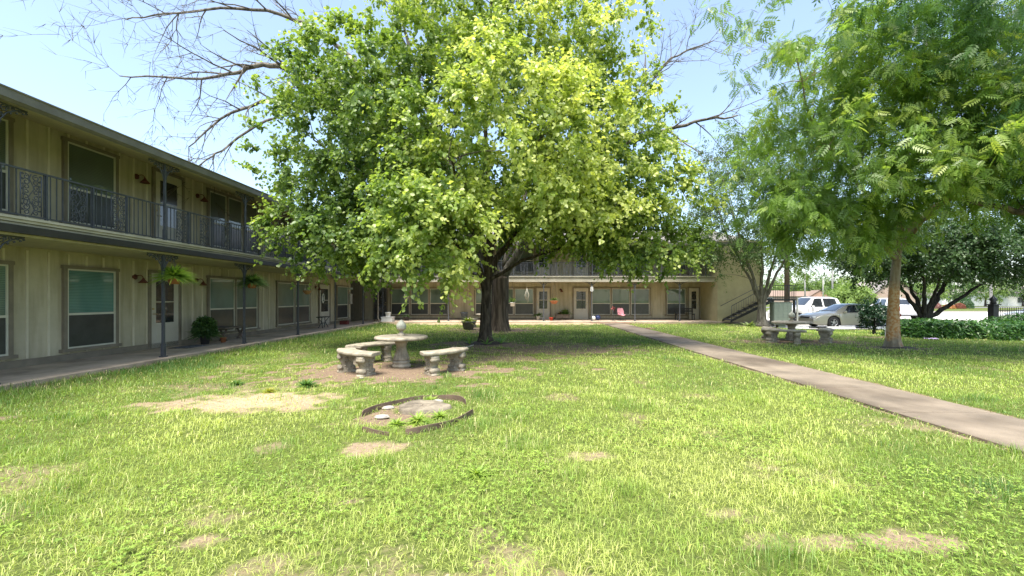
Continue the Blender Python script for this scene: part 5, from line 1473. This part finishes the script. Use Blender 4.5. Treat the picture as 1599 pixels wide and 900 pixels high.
# ------------------------------------------------------------------ houses across the street
def brick_mat(name, a, b_, mo=(.4, .36, .3)):
    m = bpy.data.materials.new(name); m.use_nodes = True; nt = m.node_tree; b = nt.nodes['Principled BSDF']
    tc = nt.nodes.new('ShaderNodeTexCoord'); mp = nt.nodes.new('ShaderNodeMapping'); mp.inputs['Rotation'].default_value = (R(90), 0, 0)
    br = nt.nodes.new('ShaderNodeTexBrick'); br.inputs['Scale'].default_value = 3; br.inputs['Color1'].default_value = (*a, 1); br.inputs['Color2'].default_value = (*b_, 1); br.inputs['Mortar'].default_value = (*mo, 1)
    nt.links.new(tc.outputs['Object'], mp.inputs[0]); nt.links.new(mp.outputs[0], br.inputs['Vector']); nt.links.new(br.outputs['Color'], b.inputs['Base Color']); b.inputs['Roughness'].default_value = .9
    return m
M_BRICK = brick_mat('red_brown_brick', (.34, .15, .10), (.42, .24, .16)); M_BRICK2 = brick_mat('tan_brick', (.30, .20, .15), (.38, .28, .22))
M_RBR = mat('brown_roof_shingles', (.24, .17, .13), .9, .15, 3); M_RGY = mat('grey_brown_roof', (.26, .23, .21), .9, .15, 3)
M_WHH = mat('white_house_siding', (.7, .68, .64), .7, .05, 2); M_HW = mat('house_window', (.05, .06, .07), .2, .2, 3, coat=.6)
def house(loc, rz, w, d, hw, hr, label, mw, mr, gable=None, wins=()):
    t = thing('house', loc, label, 'house', rz=rz, group='houses across the road')
    q = MB(); q.box(-w/2, w/2, 0, d, -.3, hw); q.build('wall', mw, t)
    o = .45; q = MB()
    q.add([(-w/2-o, -o, hw), (w/2+o, -o, hw), (w/2+o, d+o, hw), (-w/2-o, d+o, hw), (-w/2+d/2-o, d/2, hw+hr), (w/2-d/2+o, d/2, hw+hr)], [(0, 1, 5, 4), (1, 2, 5), (2, 3, 4, 5), (3, 0, 4), (0, 3, 2, 1)])
    if gable:
        gx, gw, gh = gable
        q.add([(gx-gw/2-.3, -1.6, hw-.1), (gx, -1.6, hw+gh), (gx+gw/2+.3, -1.6, hw-.1), (gx-gw/2-.3, d/2, hw-.1), (gx, d/2, hw+gh), (gx+gw/2+.3, d/2, hw-.1)], [(0, 1, 4, 3), (1, 2, 5, 4)])
    q.build('roof', mr, t)
    if gable:
        q = MB(); gx, gw, gh = gable
        q.add([(gx-gw/2, -1.3, -.3), (gx+gw/2, -1.3, -.3), (gx+gw/2, -1.3, hw), (gx, -1.3, hw+gh-.08), (gx-gw/2, -1.3, hw), (gx-gw/2, .1, -.3), (gx+gw/2, .1, -.3), (gx+gw/2, .1, hw), (gx-gw/2, .1, hw)],
              [(0, 1, 2, 3, 4), (1, 6, 7, 2), (5, 0, 4, 8)])
        q.build('gable_wall', mw, t)
    for (x, z, ww, hh, yy) in wins:
        q = MB(); q.box(x-ww/2-.08, x+ww/2+.08, yy-.06, yy, z-.08, z+hh+.08); f = q.build('window', M_WHH, t)
        q = MB(); q.box(x-ww/2, x-.03, yy-.08, yy-.061, z, z+hh); q.box(x+.03, x+ww/2, yy-.08, yy-.061, z, z+hh); q.build('pane', M_HW, f)
    return t
house((102, 150, -.45), R(-10), 14, 9, 2.6, 1.9, 'low red-brick house with hipped brown roof behind the pickup truck', M_BRICK, M_RBR, gable=(3.5, 6.5, 2.3), wins=[(-4, .9, 1.6, 1.2, 0), (3.5, .9, 2, 1.2, -1.3)])
house((65, 76, -.45), R(-20), 10, 8, 2.7, 2.4, 'brick house with steep gable left of the orange trunk', M_BRICK2, M_RGY, gable=(1.5, 6.0, 2.9), wins=[(-3, .9, 1.2, 1.3, 0), (1.5, .8, 1.3, 1.6, -1.3)])
house((134, 126, -.45), 0, 16, 9, 2.7, 2.2, 'pale house behind the small silver car across the road', M_WHH, M_RGY, wins=[(-4, .9, 1.6, 1.2, 0), (2, .9, 1.6, 1.2, 0)])
house((121.5, 100, -.45), 0, 12, 9, 3.2, 2.2, 'white house at the right end of the picket fence view', M_WHH, M_RGY, wins=[(-3, .9, 1.6, 1.2, 0)])
house((86, 140, -.45), 0, 18, 9, 2.6, 2.0, 'tan brick house seen between the stairs and the wide wooden pole', M_BRICK2, M_RBR, wins=[(-3, .9, 1.6, 1.2, 0)])

def pole(x, y, r, h, label, m, arms=True, name='utility_pole'):
    z = float(gz(x, y)); t = thing(name, (x, y, z), label, 'utility pole', group='poles beyond the building')
    q = MB(); q.tube([(0, 0, -.2), (0, 0, h)], [r, r*.75], 12); q.build('pole', m, t)
    if arms: q = MB(); q.box(-1.1, 1.1, -.05, .05, h-.7, h-.58); [q.lathe([(.04, h-.58), (.05, h-.5), (.02, h-.44)], (dx, 0, 0), 8) for dx in (-1, -.4, .4, 1)]; q.build('cross_arm', m, t)
    return t
M_POLE = mat('weathered_pole_wood', (.26, .19, .14), .9, .2, 3); M_POLEG = mat('grey_pole', (.30, .29, .27), .8, .15, 3)
pole(17.2, 27.2, .17, 9.5, 'wide brown wooden pole right of the stairs and mailboxes', M_POLE)
pole(51.8, 70, .16, 8.8, 'thin grey utility pole right of the low brick house', M_POLEG)
pole(50.6, 70.5, .09, 5.2, 'slim short pole just left of the thin utility pole', M_POLEG, False)
pole(81, 120, .2, 9.5, 'distant pale pole above the low brick house', M_POLEG, False)
pole(51.3, 46, .13, 8.0, 'grey pole left of the black lantern post', M_POLEG, False)
q = MB()
def wire(a, b, sag, r=.02):
    pts = []
    for i in range(13): t = i/12; pts.append((a[0]+(b[0]-a[0])*t, a[1]+(b[1]-a[1])*t, a[2]+(b[2]-a[2])*t-sag*4*t*(1-t)))
    q.tube(pts, r, 4)
wire((17.2, 27.2, 8.6), (51.8, 70, 7.9), 1.2); wire((17.2, 27.2, 5.2), (51.8, 70, 4.6), 1.0); wire((51.8, 70, 4.6), (120, 110, 5.5), 1.2); wire((51.8, 70, 3.6), (81, 120, 4.5), .8)
tag(q.build('power_lines', M_DARK, None), 'sagging power lines between the poles beyond the lot', 'power lines')

def blob_shrub(loc, r, h, label, m, seed, leaf=.16, n=2600):
    rg = np.random.default_rng(seed); t = thing('round_shrub', loc, label, 'shrub', group='shrubs across the road')
    d = norm(rg.normal(size=(n, 3))); d[:, 2] = np.abs(d[:, 2]); P = d*np.array([r, r, h*.97])*(.8+.2*rg.random((n, 1)))+np.array([0, 0, .05])
    leaf_cloud('leaves', P, norm(rg.normal(size=(n, 3))), d+rg.normal(size=(n, 3))*.3, leaf*(.7+.6*rg.random(n)), rg.random(n), OVAL, m, t)
    q = MB(); [q.tube([(0, 0, 0), (math.cos(k)*r*.5, math.sin(k)*r*.5, h*.6)], .02, 5) for k in range(6)]; q.build('stems', M_BARK1, t)
blob_shrub((83.4, 79, -.42), 1.15, 2.0, 'round clipped green shrub across the road', M_HEDGE2, 1)
blob_shrub((81.2, 78, -.42), .8, 1.0, 'reddish shrub in front of the round clipped shrub', leaf_mat('red_shrub_leaves', (.15, .05, .04), (.25, .09, .06), (.35, .14, .08), .5, .3), 2)
blob_shrub((79.2, 78, -.42), .9, .8, 'orange-red shrub left of the round clipped shrub', leaf_mat('orange_shrub_leaves', (.3, .12, .05), (.42, .18, .08), (.5, .28, .08), .5, .3), 3)
blob_shrub((77.3, 78.5, -.42), .8, 1.1, 'pinkish shrub at the left end of the red ones', leaf_mat('pink_shrub_leaves', (.22, .10, .10), (.32, .16, .16), (.42, .26, .22), .5, .3), 4)
# far wood along the horizon
rg = np.random.default_rng(9); n = 26000
X = rg.uniform(-120, 700, n); Y = 300+rg.uniform(0, 40, n); H = 6+9*fbm(X/22, Y/22, 3); Z = -.4+H*(1-rg.random(n)**2)
P = np.stack([X, Y, Z], -1); T = norm(rg.normal(size=(n, 3)))
tag(leaf_cloud('far_woods', P, T, rg.normal(size=(n, 3))*.6+np.array([0, -.7, .5]), 2.2*(.7+.6*rg.random(n)), np.clip(fbm(X/9, Z/4, 8)+.2*rg.random(n)-.1, 0, 1), OVAL, M_LEAFF, None), kind='stuff')

# ------------------------------------------------------------------ lawn
def lawn():
    rg = np.random.default_rng(77)
    zones = [(-9.5, 9.5, 1.5, 4.2, 3300), (-9.5, 10, 4.2, 7.0, 1500), (-8.4, 12, 7.0, 11, 700), (-8.4, 15, 11, 17, 330), (-8.4, 20, 17, 25.6, 150), (10, 20, 5, 11, 420), (15, 26, 11, 17, 140)]
    PX = []; PY = []; DS = []
    for (x0, x1, y0, y1, dn) in zones:
        n = int((x1-x0)*(y1-y0)*dn); x = rg.uniform(x0, x1, n); y = rg.uniform(y0, y1, n)
        vis = (np.abs(x-.0) < y*1.32+.9)
        PX.append(x[vis]); PY.append(y[vis]); DS.append(np.full(vis.sum(), dn))
    x = np.concatenate(PX); y = np.concatenate(PY); dn = np.concatenate(DS)
    b = bare(x, y)
    keep = rg.random(len(x)) > b*.96
    keep &= ~((x > PATH_X0+.07*rg.random(len(x))**2) & (x < PATH_X1-.07*rg.random(len(x))**2)); keep &= x > -8.42
    keep &= ~((x > 14.5) & (y > 23.1)); keep &= y < 25.5
    keep &= ~((np.hypot((x+1.25)/.38, (y-5.72)/.34) < 1))
    x, y, b, dn = x[keep], y[keep], b[keep], dn[keep]; n = len(x)
    patch = fbm(x*.55, y*.55, 41); clump = fbm(x*3.2, y*3.2, 43); fine = fbm(x*11, y*11, 47, 2)
    tuft = sstep(.60, .78, fbm(x*2.1+5, y*2.1, 53))
    near_porch = (1-sstep(-8.0, -6.2, x+.5*(clump-.5)))*sstep(4.5, 7, y)
    h = (.020+.045*clump**1.5+.075*tuft*clump+.035*near_porch)*(.6+.8*rg.random(n))*(1-.55*b)*(1+.25*sstep(8, 16, y))
    w = np.clip(.0026*np.sqrt(3300/dn), .002, .011)*(.6+.7*rg.random(n))*np.where(rg.random(n) < .16, 1.9, 1)
    az = rg.random(n)*2*np.pi; lean = rg.uniform(.35, 1.55, n)*(1-.3*tuft)
    d = np.stack([np.cos(az), np.sin(az), np.zeros(n)], -1); s = np.stack([-np.sin(az), np.cos(az), np.zeros(n)], -1)
    up = np.array([0, 0, 1.0])
    base = np.stack([x, y, gz(x, y)+(fbm(x*1.7, y*1.7, 21)-.5)*.035-.004], -1)
    hh = (h*1.5)[:, None]; le = lean[:, None]
    mid = base+up*hh*.55+d*hh*.28*le; tip = base+up*hh*(1-.45*le)+d*hh*.95*le
    W = w[:, None]
    V = np.stack([base-s*W*.5, base+s*W*.5, mid+s*W*.42, mid-s*W*.42, tip+s*W*.06, tip-s*W*.06], 1)
    fq = np.array([(0, 1, 2, 3), (3, 2, 4, 5)])
    Fa = (fq[None]+(np.arange(n)*6)[:, None, None]).reshape(-1, 4)
    # colour: blue-green young, lime, straw
    tone = .53+1.1*(patch-.5)+.35*(fine-.5)+.34*(rg.random(n)-.5)-.25*tuft-.3*near_porch-.12*sstep(7, 11, y)
    tone += .22*np.exp(-((x-.2)**2/9+(y-3.6)**2/7)) - .12*sstep(2.2, 5, x)*sstep(8, 4, y) - .08*sstep(-3, -6, x)
    straw = rg.random(n) < (.05+.16*sstep(.5, .75, fbm(x*1.3, y*1.3, 59))+.25*b)
    tone = np.where(straw, .82+.18*rg.random(n), np.clip(tone, 0, .78))
    me = np_mesh('grass', V.reshape(-1, 3), Fa, {'tint': np.repeat(tone, 6)})
    m = leaf_mat('grass_blades', (.08, .18, .035), (.27, .38, .065), (.62, .56, .30), .5, .32, tcol=1.25)
    e = [n_ for n_ in m.node_tree.nodes if n_.type == 'VALTORGB'][0].color_ramp.elements
    k = e.new(.76); k.color = (.50, .57, .15, 1)
    tag(link_mesh('grass', me, m), kind='stuff')
    print('blades', n)
    # broad-leaved clover and creeping weeds
    n = 60000; x = rg.uniform(-7, 9, n); y = 1.5+5.5*rg.random(n)**1.2
    c = fbm(x*.9, y*.9, 61); c2 = fbm(x*4, y*4, 62); pr = sstep(.54, .70, c+.35*(c2-.5)+.10*sstep(.5, 2.5, x)*sstep(5.5, 3.5, y))*(1-bare(x, y))
    k = (rg.random(n) < pr*.9) & ~((x > PATH_X0-.0) & (x < PATH_X1)); x, y = x[k], y[k]; n = len(x)
    z = .022+.05*rg.random(n)
    P = np.stack([x, y, z], -1); P = np.repeat(P, 3, 0)+0; a = np.tile(np.array([0, 2.094, 4.189]), n)+np.repeat(rg.random(n)*6.28, 3)
    T = np.stack([np.cos(a), np.sin(a), rg.normal(size=3*n)*.25], -1); N = np.array([0, 0, 1.0])+rg.normal(size=(3*n, 3))*.25
    leaf_t = (np.array([(0, 0, 0), (-.42, .6, .06), (0, 1, 0), (.42, .6, .06)]), np.array([(0, 1, 2, 3)]))
    ti = np.clip(.35+.5*(np.repeat(fbm(x*2, y*2, 66), 3)-.5)+.3*(rg.random(3*n)-.5), 0, .8)
    tag(leaf_cloud('clover', P, T, N, np.repeat(.011+.010*rg.random(n), 3), ti, leaf_t, leaf_mat('clover_leaves', (.14, .24, .045), (.30, .42, .07), (.48, .56, .14), .5, .3), None), kind='stuff')
    print('clover', n)
    # dead leaves and bark crumbs on the bare ground
    n = 5200; x = rg.uniform(-6, 12, n); y = rg.uniform(2.2, 20, n); k = rg.random(n) < bare(x, y)*.55+.04; x, y = x[k], y[k]; n = len(x)
    k = ~((x > PATH_X0) & (x < PATH_X1)) & (x > -8.3); x, y = x[k], y[k]; n = len(x)
    P = np.stack([x, y, gz(x, y)+.018+.01*rg.random(n)], -1); a = rg.random(n)*6.28
    tag(leaf_cloud('leaf_litter', P, np.stack([np.cos(a), np.sin(a), rg.normal(size=n)*.2], -1), np.array([0, 0, 1.0])+rg.normal(size=(n, 3))*.3, .02+.03*rg.random(n), rg.random(n), OVAL, leaf_mat('dry_litter', (.08, .05, .03), (.22, .15, .09), (.42, .33, .2), .8, .1), None), kind='stuff')
lawn()
